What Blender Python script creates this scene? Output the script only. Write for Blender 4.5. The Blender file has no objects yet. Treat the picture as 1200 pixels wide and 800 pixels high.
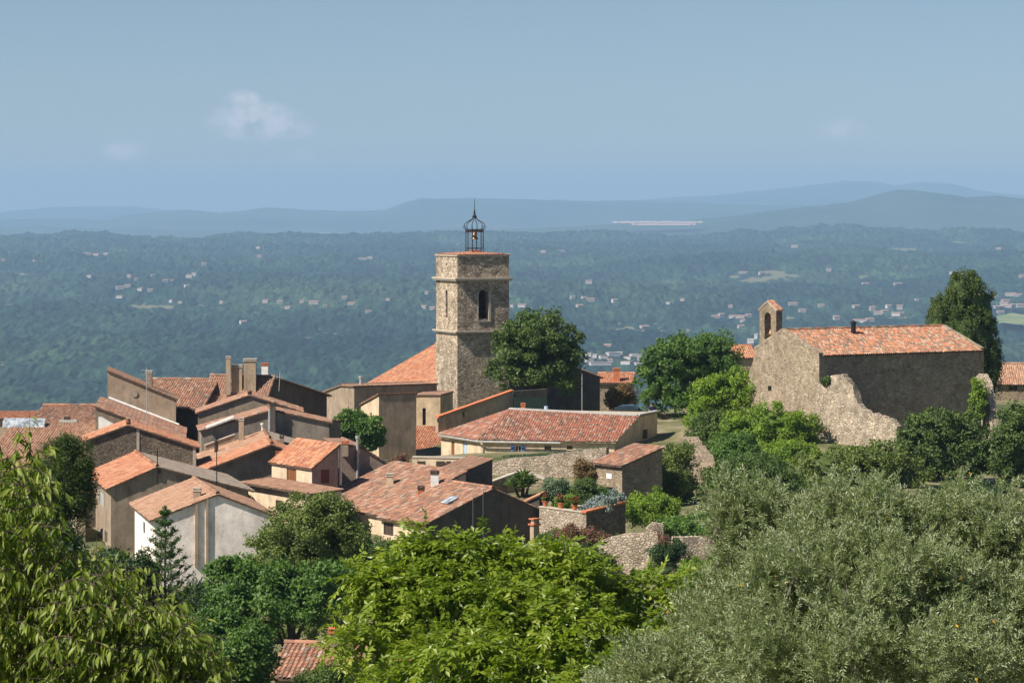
import bpy, math, random
import numpy as np
from mathutils import Vector, Matrix

# ------------------------------------------------------------------ camera, world, sun
SC = bpy.context.scene
COL = SC.collection
FPX, CX, HY = 3400.0, 600.0, 250.0           # focal length, centre column and eye-level row measured on the photo
SUN_EL, SUN_AZ = math.radians(47), math.radians(30)   # sun left of the view and a little behind the camera

cam_d = bpy.data.cameras.new("camera")
cam = bpy.data.objects.new("camera", cam_d); COL.objects.link(cam)
cam.location = (0, 0, 0); cam.rotation_euler = (math.radians(90), 0, 0)
cam_d.sensor_width = 36; cam_d.lens = 36 * FPX / 1200.0; cam_d.shift_y = -150 / 1200.0
cam_d.clip_start = 0.5; cam_d.clip_end = 120000
SC.camera = cam

sund = Vector((-math.cos(SUN_AZ) * math.cos(SUN_EL), -math.sin(SUN_AZ) * math.cos(SUN_EL), math.sin(SUN_EL)))
sl = bpy.data.lights.new("sun", 'SUN'); sl.energy = 5.0; sl.angle = math.radians(0.53); sl.color = (1.0, 0.90, 0.77)
so = bpy.data.objects.new("sun", sl); COL.objects.link(so)
so.rotation_euler = sund.to_track_quat('Z', 'Y').to_euler(); so.location = (-60, -30, 80)

W = bpy.data.worlds.new("World"); SC.world = W; W.use_nodes = True
nt = W.node_tree; nt.nodes.clear()
wo = nt.nodes.new('ShaderNodeOutputWorld'); bg = nt.nodes.new('ShaderNodeBackground')
sky = nt.nodes.new('ShaderNodeTexSky'); sky.sky_type = 'NISHITA'; sky.sun_disc = False
sky.sun_elevation = SUN_EL; sky.sun_rotation = math.atan2(sund.x, sund.y) % (2 * math.pi)
sky.altitude = 400; sky.air_density = 0.75; sky.dust_density = 0.25; sky.ozone_density = 2.2
# one small fair-weather cloud low in the sky: noise-masked lobe around one direction
tc = nt.nodes.new('ShaderNodeTexCoord')
def wmath(op, a, b=None, c=None):
    n = nt.nodes.new('ShaderNodeMath'); n.operation = op
    for i, v in enumerate((a, b, c)):
        if v is None: continue
        if hasattr(v, 'is_output') or isinstance(v, bpy.types.NodeSocket): nt.links.new(v, n.inputs[i])
        else: n.inputs[i].default_value = v
    return n.outputs[0]
sep = nt.nodes.new('ShaderNodeSeparateXYZ'); nt.links.new(tc.outputs['Generated'], sep.inputs[0])
qx = wmath('DIVIDE', sep.outputs[0], sep.outputs[1]); qz = wmath('DIVIDE', sep.outputs[2], sep.outputs[1])
comb = nt.nodes.new('ShaderNodeCombineXYZ'); nt.links.new(qx, comb.inputs[0]); nt.links.new(qz, comb.inputs[1])
nz = nt.nodes.new('ShaderNodeTexNoise'); nz.inputs['Scale'].default_value = 75; nz.inputs['Detail'].default_value = 7
nz.inputs['Roughness'].default_value = 0.62
nt.links.new(comb.outputs[0], nz.inputs['Vector'])
mask = None
for (px, py, rx, ry, amp) in ((298, 142, 62, 26, 1.0), (335, 150, 46, 15, .8), (150, 178, 36, 15, .45), (987, 152, 36, 16, .35), (285,118,26,14,.8), (350,184,22,9,.35)):
    dx = wmath('DIVIDE', wmath('SUBTRACT', qx, (px - CX) / FPX), rx / FPX)
    dz = wmath('DIVIDE', wmath('SUBTRACT', qz, (HY - py) / FPX), ry / FPX)
    d2 = wmath('ADD', wmath('MULTIPLY', dx, dx), wmath('MULTIPLY', dz, dz))
    m = wmath('MULTIPLY', wmath('MAXIMUM', wmath('SUBTRACT', 1.0, d2), 0.0), amp)
    mask = m if mask is None else wmath('MAXIMUM', mask, m)
front = wmath('GREATER_THAN', sep.outputs[1], 0.0)
cl = wmath('MULTIPLY', wmath('MULTIPLY', mask, wmath('MAXIMUM', wmath('SUBTRACT', nz.outputs[0], 0.38), 0.0)), 6.0)
cl = wmath('MINIMUM', wmath('MULTIPLY', cl, front), 0.7)
mix = nt.nodes.new('ShaderNodeMix'); mix.data_type = 'RGBA'
nt.links.new(cl, mix.inputs['Factor']); nt.links.new(sky.outputs[0], mix.inputs['A']); mix.inputs['B'].default_value = (10.5, 10.0, 10.8, 1)
nt.links.new(mix.outputs['Result'], bg.inputs[0]); bg.inputs[1].default_value = 0.05
nt.links.new(bg.outputs[0], wo.inputs[0])

SC.view_settings.view_transform = 'Standard'; SC.view_settings.look = 'None'
SC.view_settings.gamma = 1.0; SC.view_settings.use_curve_mapping = False
SC.view_settings.exposure = 0.68
SC.cycles.use_denoising = True
SC.cycles.max_bounces = 6; SC.cycles.diffuse_bounces = 3; SC.cycles.glossy_bounces = 2
SC.cycles.transmission_bounces = 4; SC.cycles.volume_bounces = 1; SC.cycles.transparent_max_bounces = 8

# ------------------------------------------------------------------ helpers: pixels to points
def P(px, py, Y):
    return Vector(((px - CX) / FPX * Y, Y, -(py - HY) / FPX * Y))
RNG = np.random.default_rng(7)

# ------------------------------------------------------------------ materials
MATS = {}
class NG:
    def __init__(s, name):
        s.m = bpy.data.materials.new(name); s.m.use_nodes = True; s.t = s.m.node_tree; s.t.nodes.clear()
        s.out = s.t.nodes.new('ShaderNodeOutputMaterial'); MATS[name] = s.m
    def n(s, ty, **kw):
        x = s.t.nodes.new(ty)
        for k, v in kw.items():
            if hasattr(x, k): setattr(x, k, v)
            else: s.set(x.inputs[k], v)
        return x
    def set(s, inp, v):
        if isinstance(v, bpy.types.NodeSocket): s.t.links.new(v, inp)
        else:
            if hasattr(inp, 'default_value') and isinstance(v, tuple) and len(v) == 3 and len(inp.default_value) == 4: v = (*v, 1)
            inp.default_value = v
    def math(s, op, a, b=0.0, clamp=False):
        x = s.t.nodes.new('ShaderNodeMath'); x.operation = op; x.use_clamp = clamp; s.set(x.inputs[0], a); s.set(x.inputs[1], b); return x.outputs[0]
    def mix(s, f, a, b, blend='MIX'):
        x = s.t.nodes.new('ShaderNodeMix'); x.data_type = 'RGBA'; x.blend_type = blend
        s.set(x.inputs['Factor'], f); s.set(x.inputs['A'], a); s.set(x.inputs['B'], b); return x.outputs['Result']
    def coord(s, scale=(1, 1, 1)):
        t = s.t.nodes.new('ShaderNodeNewGeometry'); mp = s.t.nodes.new('ShaderNodeMapping')
        s.t.links.new(t.outputs['Position'], mp.inputs[0]); mp.inputs['Scale'].default_value = scale; return mp.outputs[0]
    def noise(s, vec, scale, detail=4, rough=.6):
        x = s.t.nodes.new('ShaderNodeTexNoise'); s.set(x.inputs['Vector'], vec); x.inputs['Scale'].default_value = scale
        x.inputs['Detail'].default_value = detail; x.inputs['Roughness'].default_value = rough; return x.outputs[0]
    def ramp(s, f, stops):
        x = s.t.nodes.new('ShaderNodeValToRGB'); s.set(x.inputs[0], f); e = x.color_ramp.elements
        while len(e) < len(stops): e.new(.5)
        for i, (p, c) in enumerate(stops): e[i].position = p; e[i].color = (*c, 1) if len(c) == 3 else c
        return x.outputs[0]
    def fin(s, col, rough=.85, bump=None, bs=.5, bd=.03, metal=0, spec=.3):
        b = s.t.nodes.new('ShaderNodeBsdfPrincipled'); s.set(b.inputs['Base Color'], col); s.set(b.inputs['Roughness'], rough)
        b.inputs['Metallic'].default_value = metal; b.inputs['Specular IOR Level'].default_value = spec
        if bump is not None:
            k = s.t.nodes.new('ShaderNodeBump'); k.inputs['Strength'].default_value = bs; k.inputs['Distance'].default_value = bd
            s.t.links.new(bump, k.inputs['Height']); s.t.links.new(k.outputs[0], b.inputs['Normal'])
        s.t.links.new(b.outputs[0], s.out.inputs['Surface']); return s.m

def plain(name, c, rough=.7, metal=0, var=.15):
    g = NG(name); nz = g.noise(g.coord(), 3.0)
    d = tuple(x * (1 - var) for x in c); l = tuple(min(1, x * (1 + var)) for x in c)
    return g.fin(g.ramp(nz, [(.3, d), (.7, l)]), rough, metal=metal)

def _dim(c, k): return tuple(x * k * w for x, w in zip(c, (1.06, .985, .92)))
def stone(name, cols, mortar, size=.35, stain=(.12, .11, .1), stain_amt=.5, flat=1.7, bs=.9):
    cols = [_dim(tuple(max(.03, .31 + (x - .31) * 1.25) for x in c) if sum(c) > .9 else c, .76) for c in cols]; mortar = _dim(mortar, .7); stain = _dim(stain, .8); size *= .66
    g = NG(name); v = g.coord((1 / size, 1 / size, flat / size))
    dn = g.n('ShaderNodeTexNoise'); g.set(dn.inputs['Vector'], v); dn.inputs['Scale'].default_value = 1.2
    vv = g.n('ShaderNodeVectorMath', operation='MULTIPLY_ADD'); g.set(vv.inputs[0], dn.outputs['Color']); vv.inputs[1].default_value = (.35, .35, .35); g.set(vv.inputs[2], v)
    vo = g.n('ShaderNodeTexVoronoi'); g.set(vo.inputs['Vector'], vv.outputs[0]); vo.inputs['Scale'].default_value = 1.0
    ed = g.n('ShaderNodeTexVoronoi', feature='DISTANCE_TO_EDGE'); g.set(ed.inputs['Vector'], vv.outputs[0]); ed.inputs['Scale'].default_value = 1.0
    sp = g.n('ShaderNodeSeparateColor'); g.set(sp.inputs[0], vo.outputs['Color'])
    n_ = len(cols); c = g.ramp(sp.outputs[0], [(i / max(1, n_ - 1), cols[i]) for i in range(n_)])
    fine = g.noise(g.coord(), 9, 5, .7)
    c = g.mix(g.math('MULTIPLY', fine, .55), c, (.05, .045, .04), 'MULTIPLY') if False else g.mix(.45, c, g.ramp(fine, [(.25, (.45, .45, .45)), (.7, (1.25, 1.25, 1.25))]), 'MULTIPLY')
    pt_ = g.noise(g.coord((1, 1, .8)), 1.15, 6, .75); c = g.mix(.85, c, g.ramp(pt_, [(.33, (.5, .48, .46)), (.5, (1, 1, 1)), (.68, (1.4, 1.38, 1.34))]), 'MULTIPLY')
    mo = g.ramp(ed.outputs['Distance'], [(.01, (.7, .7, .7)), (.09, (0, 0, 0))])
    c = g.mix(mo, c, mortar)
    big = g.noise(g.coord((1, 1, .45)), .35, 6, .7)
    c = g.mix(g.math('MULTIPLY', g.ramp(big, [(.48, (0, 0, 0)), (.66, (1, 1, 1))]), stain_amt), c, stain)
    h = g.math('ADD', g.ramp(ed.outputs['Distance'], [(.0, (0, 0, 0)), (.16, (1, 1, 1))]), g.math('MULTIPLY', fine, .4))
    return g.fin(c, .92, h, bs, size * .16)

def plaster(name, c, c2, dirt=(.16, .14, .12), dirt_amt=.5, scale=.6):
    c = _dim(c, .98); c2 = _dim(c2, .98); dirt = _dim(dirt, 1.0)
    g = NG(name); n1 = g.noise(g.coord(), scale, 6, .65); st = g.noise(g.coord((2.2, 2.2, .16)), 1.3, 5, .7); sp = g.noise(g.coord(), 14, 4, .7)
    col = g.ramp(n1, [(.3, c2), (.62, c)])
    col = g.mix(.5, col, g.ramp(sp, [(.25, (.62, .62, .62)), (.7, (1.2, 1.2, 1.2))]), 'MULTIPLY')
    col = g.mix(g.math('MULTIPLY', g.ramp(st, [(.5, (0, 0, 0)), (.72, (1, 1, 1))]), dirt_amt), col, dirt)
    mid = g.noise(g.coord(), 2.4, 5, .75)
    col = g.mix(.8, col, g.ramp(g.noise(g.coord((1, 1, .7)), 1.1, 7, .78), [(.34, (.62, .6, .58)), (.5, (1, 1, 1)), (.66, (1.3, 1.29, 1.27))]), 'MULTIPLY')
    col = g.mix(g.math('MULTIPLY', g.ramp(mid, [(.52, (0, 0, 0)), (.66, (1, 1, 1))]), dirt_amt * .55), col, dirt)
    return g.fin(col, .93, g.math('ADD', sp, mid), .5, .03)

def tile(name, cols, lich=(.33, .29, .22), la=.5, dark=(.10, .07, .05)):
    g = NG(name); at = g.n('ShaderNodeAttribute', attribute_name='rnd')
    cols = [tuple(.56 * a + .25 * b for a, b in zip(c, (.36, .27, .2))) for c in cols]; lich = tuple(x * .85 for x in lich)
    n_ = len(cols); rr_ = g.ramp(at.outputs['Fac'], [(i / n_, cols[i]) for i in range(n_)]); rr_.node.color_ramp.interpolation = 'CONSTANT'; c = rr_
    p = g.noise(g.coord(), .55, 5, .7)
    c = g.mix(g.math('MULTIPLY', g.ramp(p, [(.47, (0, 0, 0)), (.68, (1, 1, 1))]), la), c, lich)
    q = g.noise(g.coord(), 1.7, 5, .8)
    c = g.mix(g.math('MULTIPLY', g.ramp(q, [(.55, (0, 0, 0)), (.72, (1, 1, 1))]), .55), c, dark)
    f = g.noise(g.coord(), 16, 3, .7)
    c = g.mix(.4, c, g.ramp(f, [(.25, (.6, .6, .6)), (.7, (1.25, 1.25, 1.25))]), 'MULTIPLY')
    return g.fin(c, .9, f, .4, .01)

def leaf(name, cols, trans=.32, rough=.5, spec=.3, back=None):
    g = NG(name); at = g.n('ShaderNodeAttribute', attribute_name='rnd')
    n_ = len(cols); c = g.ramp(at.outputs['Fac'], [(i / max(1, n_ - 1), cols[i]) for i in range(n_)])
    if back:
        ge = g.n('ShaderNodeNewGeometry'); c = g.mix(ge.outputs['Backfacing'], c, back)
    b = g.n('ShaderNodeBsdfPrincipled'); g.set(b.inputs['Base Color'], c); b.inputs['Roughness'].default_value = rough; b.inputs['Specular IOR Level'].default_value = spec
    t = g.n('ShaderNodeBsdfTranslucent'); g.set(t.inputs[0], g.mix(1.0, c, (1.5, 1.6, .7), 'MULTIPLY'))
    mx = g.n('ShaderNodeMixShader'); mx.inputs[0].default_value = trans; g.set(mx.inputs[1], b.outputs[0]); g.set(mx.inputs[2], t.outputs[0])
    g.set(g.out.inputs['Surface'], mx.outputs[0]); return g.m

stone('st_tower_pale', [(.42, .37, .3), (.60, .54, .45), (.31, .27, .22), (.70, .65, .56), (.52, .46, .37)], (.36, .32, .26), .5, (.14, .125, .105), .5, 1.5)
stone('st_tower', [(.10, .085, .07), (.24, .20, .16), (.17, .14, .115), (.33, .29, .24)], (.15, .13, .105), .42, (.06, .052, .045), .75, 1.4)
stone('st_chapel', [(.27, .23, .18), (.48, .43, .35), (.38, .34, .27), (.56, .51, .43)], (.42, .37, .29), .34, (.22, .19, .14), .35)
stone('st_ruin', [(.38, .34, .28), (.58, .53, .46), (.48, .44, .37), (.66, .62, .54)], (.3, .26, .2), .36, (.25, .22, .18), .3, 1.5, 1.0)
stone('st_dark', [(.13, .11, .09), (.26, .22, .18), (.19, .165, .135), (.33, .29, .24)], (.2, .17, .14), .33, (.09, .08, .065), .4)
stone('st_mid', [(.26, .22, .17), (.40, .35, .28), (.33, .29, .22), (.48, .43, .36)], (.38, .33, .25), .35, (.18, .155, .12), .4)
stone('st_wall', [(.34, .31, .26), (.52, .48, .42), (.42, .38, .33), (.60, .56, .5)], (.27, .24, .19), .36, (.22, .2, .16), .35, 1.5, 1.0)
plaster('pl_brown', (.33, .285, .23), (.24, .205, .165), (.13, .115, .095), .6)
plaster('pl_tan', (.42, .355, .275), (.33, .275, .21), (.19, .16, .13), .5)
plaster('pl_grey', (.30, .28, .245), (.22, .205, .18), (.12, .11, .10), .6)
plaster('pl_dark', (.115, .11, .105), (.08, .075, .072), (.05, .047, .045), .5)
plaster('pl_cream', (.62, .54, .42), (.52, .45, .34), (.32, .27, .2), .35)
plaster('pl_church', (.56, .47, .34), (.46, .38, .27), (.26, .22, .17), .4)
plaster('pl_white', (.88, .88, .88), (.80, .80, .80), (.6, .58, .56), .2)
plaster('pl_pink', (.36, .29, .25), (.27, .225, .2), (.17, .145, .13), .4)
tile('ti_orange', [(.62, .20, .085), (.70, .29, .14), (.52, .15, .07), (.66, .33, .19), (.42, .13, .07), (.75, .38, .22)], (.5, .3, .19), .3, (.22, .10, .06))
tile('ti_mixed', [(.50, .20, .12), (.36, .15, .10), (.62, .30, .19), (.24, .14, .10), (.60, .46, .36), (.44, .17, .10), (.17, .11, .09), (.55, .26, .16)], (.38, .25, .18), .45, (.14, .075, .05))
tile('ti_red', [(.52, .16, .09), (.40, .12, .08), (.60, .23, .14), (.30, .13, .09), (.60, .45, .36), (.50, .15, .09), (.19, .11, .09)], (.36, .18, .13), .4, (.16, .065, .045))
tile('ti_tan', [(.52, .27, .17), (.60, .35, .23), (.44, .21, .13), (.64, .40, .28), (.38, .2, .13)], (.46, .32, .22), .5, (.2, .12, .08))
tile('ti_brown', [(.30, .16, .11), (.40, .19, .12), (.22, .13, .095), (.46, .28, .2), (.34, .15, .1)], (.27, .2, .15), .5, (.1, .065, .05))
tile('ti_grey', [(.34, .29, .25), (.42, .37, .32), (.27, .23, .2), (.46, .38, .32)], (.3, .28, .24), .5, (.13, .11, .09))
tile('ti_chapel', [(.66, .22, .09), (.20, .14, .11), (.70, .32, .17), (.32, .2, .15), (.60, .19, .08), (.62, .48, .38), (.15, .11, .09), (.5, .2, .1)], (.45, .27, .18), .3, (.2, .09, .06))
plain('wood_brown', (.20, .085, .035)); plain('wood_red', (.15, .045, .03)); plain('wood_dark', (.07, .05, .04))
plain('shutter_blue', (.12, .22, .55)); plain('shutter_pale', (.42, .52, .66)); plain('shutter_grey', (.42, .46, .46))
plain('trim_stone', (.45, .40, .33)); plain('iron', (.035, .035, .04), .5, .6); plain('zinc', (.5, .5, .49), .45, .5)
plain('white_paint', (.78, .77, .74)); plain('terracotta', (.50, .17, .08)); plain('flash', (.45, .45, .43))
plain('bronze', (.22, .13, .07), .45, .7); plain('bark', (.085, .065, .05), .95); plain('bark_pale', (.2, .175, .15), .95)
plain('void', (.012, .012, .012)); plain('eave_wood', (.13, .09, .065)); plain('eave_cream', (.42, .36, .28))
plain('copper_green', (.035, .06, .05)); plain('gravel', (.42, .38, .3), .95, 0, .25)
g = NG('glass'); g.fin((.02, .025, .03), .08, spec=.8)
g = NG('skylight'); nzv = g.noise(g.coord((3, 3, 3)), 1.0); g.fin(g.ramp(nzv, [(.4, (.16, .2, .24)), (.6, (.5, .55, .6))]), .2, spec=.8)
g = NG('car_paint'); g.fin((.015, .07, .12), .25, spec=.6)
plain('rubber', (.02, .02, .02)); plain('chrome', (.6, .6, .6), .2, 1)
plain('skin', (.45, .26, .18)); plain('cloth_navy', (.02, .025, .12)); plain('cloth_pale', (.55, .38, .36)); plain('hair', (.05, .03, .02))

# ------------------------------------------------------------------ mesh builder
class MB:
    def __init__(s): s.V = []; s.F = []; s.n = 0
    def add(s, V, F, mat=0, rnd=None):
        V = np.asarray(V, dtype=np.float64).reshape(-1, 3); F = np.asarray(F, dtype=np.int64)
        if F.size == 0: return
        m = len(F)
        r = np.full(m, .5) if rnd is None else np.broadcast_to(np.asarray(rnd, dtype=np.float64), (m,))
        s.V.append(V); s.F.append((F + s.n, np.full(m, mat, dtype=np.int32), r)); s.n += len(V)
    def quad(s, a, b, c, d, mat=0, rnd=.5): s.add([a, b, c, d], [[0, 1, 2, 3]], mat, rnd)
    def tri(s, a, b, c, mat=0, rnd=.5): s.add([a, b, c], [[0, 1, 2]], mat, rnd)
    def hexa(s, p, mat=0, rnd=.5):      # 8 points: bottom ring 0-3, top ring 4-7
        s.add(p, [[3, 2, 1, 0], [4, 5, 6, 7], [0, 1, 5, 4], [1, 2, 6, 5], [2, 3, 7, 6], [3, 0, 4, 7]], mat, rnd)
    def box(s, c, sx, sy, sz, rot=0.0, mat=0, rnd=.5):   # c = centre of the bottom
        cs, sn = math.cos(rot), math.sin(rot); p = []
        for z in (0, sz):
            for x, y in ((-1, -1), (1, -1), (1, 1), (-1, 1)):
                X, Y_ = x * sx / 2, y * sy / 2
                p.append((c[0] + X * cs - Y_ * sn, c[1] + X * sn + Y_ * cs, c[2] + z))
        s.hexa(p, mat, rnd)
    def tube(s, pts, rad, n=8, mat=0, cap=True, rnd=.5):
        pts = [Vector(p) for p in pts]; k = len(pts)
        if not hasattr(rad, '__len__'): rad = [rad] * k
        V = []; up = None
        for i, p in enumerate(pts):
            d = (pts[min(i + 1, k - 1)] - pts[max(i - 1, 0)]).normalized()
            if up is None: up = d.orthogonal().normalized()
            a = (up - d * up.dot(d)).normalized(); b = d.cross(a); up = a
            for j in range(n):
                t = 2 * math.pi * j / n; V.append(p + (a * math.cos(t) + b * math.sin(t)) * rad[i])
        F = []
        for i in range(k - 1):
            for j in range(n): F.append([i * n + j, i * n + (j + 1) % n, (i + 1) * n + (j + 1) % n, (i + 1) * n + j])
        s.add([tuple(v) for v in V], F, mat, rnd)
        if cap:
            for i, p in ((0, pts[0]), (k - 1, pts[-1])):
                ring = [tuple(v) for v in V[i * n:(i + 1) * n]]
                s.add(ring + [tuple(p)], [[j, (j + 1) % n, n] if i else [(j + 1) % n, j, n] for j in range(n)], mat, rnd)
    def lathe(s, c, prof, n=12, mat=0, rnd=.5):
        V = [(c[0] + r * math.cos(2 * math.pi * j / n), c[1] + r * math.sin(2 * math.pi * j / n), c[2] + z) for r, z in prof for j in range(n)]
        F = [[i * n + j, i * n + (j + 1) % n, (i + 1) * n + (j + 1) % n, (i + 1) * n + j] for i in range(len(prof) - 1) for j in range(n)]
        s.add(V, F, mat, rnd)
    def build(s, name, mats, parent=None, smooth=False):
        if not s.V: return None
        if isinstance(mats, str): mats = [mats]
        V = np.concatenate(s.V); off = np.array(parent_world(parent)) if parent else np.zeros(3)
        V = V - off
        loops = np.concatenate([f.reshape(-1) for f, _, _ in s.F]); cnt = np.concatenate([np.full(len(f), f.shape[1]) for f, _, _ in s.F])
        mi = np.concatenate([m for _, m, _ in s.F]); rn = np.concatenate([r for _, _, r in s.F])
        me = bpy.data.meshes.new(name); me.vertices.add(len(V)); me.vertices.foreach_set('co', V.astype(np.float32).reshape(-1))
        me.loops.add(len(loops)); me.loops.foreach_set('vertex_index', loops.astype(np.int32))
        me.polygons.add(len(cnt)); st = np.zeros(len(cnt), dtype=np.int32); st[1:] = np.cumsum(cnt)[:-1]
        me.polygons.foreach_set('loop_start', st)
        me.polygons.foreach_set('material_index', mi)
        me.polygons.foreach_set('use_smooth', np.full(len(cnt), bool(smooth)))
        for m in mats: me.materials.append(MATS[m])
        at = me.attributes.new('rnd', 'FLOAT', 'FACE'); at.data.foreach_set('value', rn.astype(np.float32))
        me.update(calc_edges=True)
        o = bpy.data.objects.new(name, me); COL.objects.link(o)
        if parent: o.parent = parent
        return o

def parent_world(o):
    v = Vector((0, 0, 0))
    while o: v = v + Vector(o.location); o = o.parent
    return v
def tag(o, label=None, cat=None, group=None, kind=None):
    if label: o['label'] = label
    if cat: o['category'] = cat
    if group: o['group'] = group
    if kind: o['kind'] = kind
    return o
def thing(name, label, cat, loc, group=None):
    o = bpy.data.objects.new(name, None); COL.objects.link(o); o.location = tuple(loc); o.empty_display_size = .3
    return tag(o, label, cat, group)

# scatter a small template over many frames at once
def frames(d, n):
    d = d / np.linalg.norm(d, axis=1, keepdims=True); n = n - (n * d).sum(1, keepdims=True) * d
    n = n / (np.linalg.norm(n, axis=1, keepdims=True) + 1e-9); y = np.cross(n, d)
    return np.stack([d, y, n], axis=2)
def scatter(mb, tv, tf, pos, R, sc, rnd, mat=0):
    tv = np.asarray(tv, float); k = len(tv); n = len(pos)
    sc = np.asarray(sc, float); sc = sc[:, None, None] if sc.ndim == 1 else sc[:, None, :]
    V = np.einsum('nij,nkj->nki', R, tv[None] * sc) + pos[:, None, :]
    tf = np.asarray(tf); F = (tf[None] + (np.arange(n) * k)[:, None, None]).reshape(-1, tf.shape[1])
    mb.add(V.reshape(-1, 3), F, mat, np.repeat(rnd, len(tf)))
LEAF4 = ([(0, 0, 0), (.45, .28, .06), (1, 0, -.05), (.45, -.28, .06)], [[0, 1, 2], [0, 2, 3]])
LEAFLONG = ([(0, 0, 0), (.35, .13, .03), (.35, 0, -.01), (.35, -.13, .03), (.7, .10, -.02), (.7, 0, -.06), (.7, -.10, -.02), (1, 0, -.2)],
            [[0, 2, 1, 1], [0, 3, 2, 2], [1, 2, 5, 4], [2, 3, 6, 5], [4, 5, 7, 7], [5, 6, 7, 7]])
def rdir(n, rng):
    v = rng.normal(size=(n, 3)); return v / np.linalg.norm(v, axis=1, keepdims=True)

# ------------------------------------------------------------------ roof tiles (rounded clay tiles, every one real)
def tiles(mb, O, a, up, La, Lu, rng, pitch=.21, row=.36, mat=0, inside=None):
    O = np.array(O); a = np.array(a); up = np.array(up); n = np.cross(a, up)
    if n[2] < 0: n = -n
    na = max(1, int(round(La / pitch))); nu = max(1, int(math.ceil(Lu / row))); pa = La / na; pu = Lu / nu
    X = np.array([-.5, -.38, -.2, .2, .38, .5]) * pa; Hh = np.array([0, .014, .055, .055, .014, 0])
    I, J = np.meshgrid(np.arange(na), np.arange(nu), indexing='ij'); I = I.ravel(); J = J.ravel(); N = len(I)
    jx = rng.normal(0, .012, N); jl = rng.normal(0, .025, N); jh = np.abs(rng.normal(0, .009, N)); sk = rng.normal(0, .012, N)
    if inside is not None:
        k = inside((I + .5) * pa, (J + .5) * pu); I, J, jx, jl, jh, sk = I[k], J[k], jx[k], jl[k], jh[k], sk[k]; N = len(I)
    if N == 0: return
    ax = ((I + .5) * pa + jx)[:, None] + X[None]
    lo = (J * pu - .03 + jl)[:, None] + 0 * X; hi = ((J + 1) * pu + .02)[:, None] + 0 * X
    hl = Hh[None] + .02 + jh[:, None]; hh = Hh[None] * .9 + .004 + jh[:, None] * .3
    def w(A, U, Z): return O + A[..., None] * a + U[..., None] * up + Z[..., None] * n
    V = np.concatenate([w(ax, lo, hl), w(ax + sk[:, None], hi, hh), w(ax, lo + .004, hl - .03)], axis=1)     # N,18,3
    f = [[i, i + 1, i + 7, i + 6] for i in range(5)] + [[12 + i, 13 + i, i + 1, i] for i in range(5)]
    F = (np.array(f)[None] + (np.arange(N) * 18)[:, None, None]).reshape(-1, 4)
    r = rng.random(N); r = np.clip(r, 0, 1)
    mb.add(V.reshape(-1, 3), F, mat, np.repeat(r, len(f)))
def ridge(mb, A, B, rng, r=.13, mat=0):
    A = Vector(A); B = Vector(B); L = (B - A).length; n = max(1, int(L / .45)); d = (B - A) / n; s = d.normalized(); side = s.cross(Vector((0, 0, 1))).normalized(); upv = side.cross(s)
    for i in range(n):
        p0 = A + d * i; p1 = A + d * (i + 1.08); V = []
        for p, rr in ((p0, r * 1.08), (p1, r * .92)):
            for k in range(6):
                t = math.pi * k / 5; V.append(tuple(p + side * math.cos(t) * rr + upv * math.sin(t) * rr))
        mb.add(V, [[k, k + 1, k + 7, k + 6] for k in range(5)], mat, rng.random())

# ------------------------------------------------------------------ house frame
class Frame:
    def __init__(s, px, Y, th):
        t = math.radians(th); s.O = np.array([(px - CX) / FPX * Y, Y]); s.u = np.array([math.cos(t), math.sin(t)]); s.v = np.array([-math.sin(t), math.cos(t)]); s.th = t
    def _solve(s, B, d, px):
        k = (px - CX) / FPX; return (k * B[1] - B[0]) / (d[0] - k * d[1])
    def tu(s, px, sv=0.0): return s._solve(s.O + s.v * sv, s.u, px)
    def tv(s, px, tu=0.0): return s._solve(s.O + s.u * tu, s.v, px)
    def xy(s, t, sv): return s.O + s.u * t + s.v * sv
    def pt(s, t, sv, z): p = s.xy(t, sv); return (p[0], p[1], z)
    def z(s, py, t, sv): return -(py - HY) / FPX * s.xy(t, sv)[1]

def wall_face(mb, O, d, prof, z0, holes, depth=.22, mat=0, rmat=None):
    """vertical wall along d from O; prof = [(t, ztop)...]; holes = [(t0, t1, za, zb)] with reveals going inwards."""
    d = np.array(d); nrm = np.array([d[1], -d[0]]); O = np.array(O)
    def p(t, z, dep=0.0): q = O + d * t - nrm * dep; return (q[0], q[1], z)
    def top(t):
        for (a, za), (b, zb) in zip(prof, prof[1:]):
            if t <= b + 1e-6: return za + (zb - za) * (t - a) / max(b - a, 1e-9)
        return prof[-1][1]
    ts = sorted(set([round(t, 5) for t, _ in prof] + [round(x, 5) for h in holes for x in h[:2]]))
    for a, b in zip(ts, ts[1:]):
        if b - a < 1e-4: continue
        hs = sorted([h for h in holes if h[0] < (a + b) / 2 < h[1]], key=lambda h: h[2]); z = z0
        for h in hs:
            mb.quad(p(a, z), p(b, z), p(b, h[2]), p(a, h[2]), mat); z = h[3]
        mb.quad(p(a, z), p(b, z), p(b, top(b)), p(a, top(a)), mat)
    rm = mat if rmat is None else rmat
    for (a, b, za, zb) in holes:
        mb.quad(p(a, za), p(a, za, depth), p(a, zb, depth), p(a, zb), rm); mb.quad(p(b, za), p(b, zb), p(b, zb, depth), p(b, za, depth), rm)
        mb.quad(p(a, za), p(b, za), p(b, za, depth), p(a, za, depth), rm); mb.quad(p(a, zb), p(a, zb, depth), p(b, zb, depth), p(b, zb), rm)

def panel(mb, O, d, t0, t1, za, zb, d0, d1, mat=0):
    """box on a wall plane between inward depths d0 (outer) and d1 (inner)"""
    d = np.array(d); n = np.array([d[1], -d[0]]); O = np.array(O)
    def p(t, z, q): r = O + d * t - n * q; return (r[0], r[1], z)
    mb.hexa([p(t0, za, d0), p(t1, za, d0), p(t1, za, d1), p(t0, za, d1), p(t0, zb, d0), p(t1, zb, d0), p(t1, zb, d1), p(t0, zb, d1)], mat)

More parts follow.
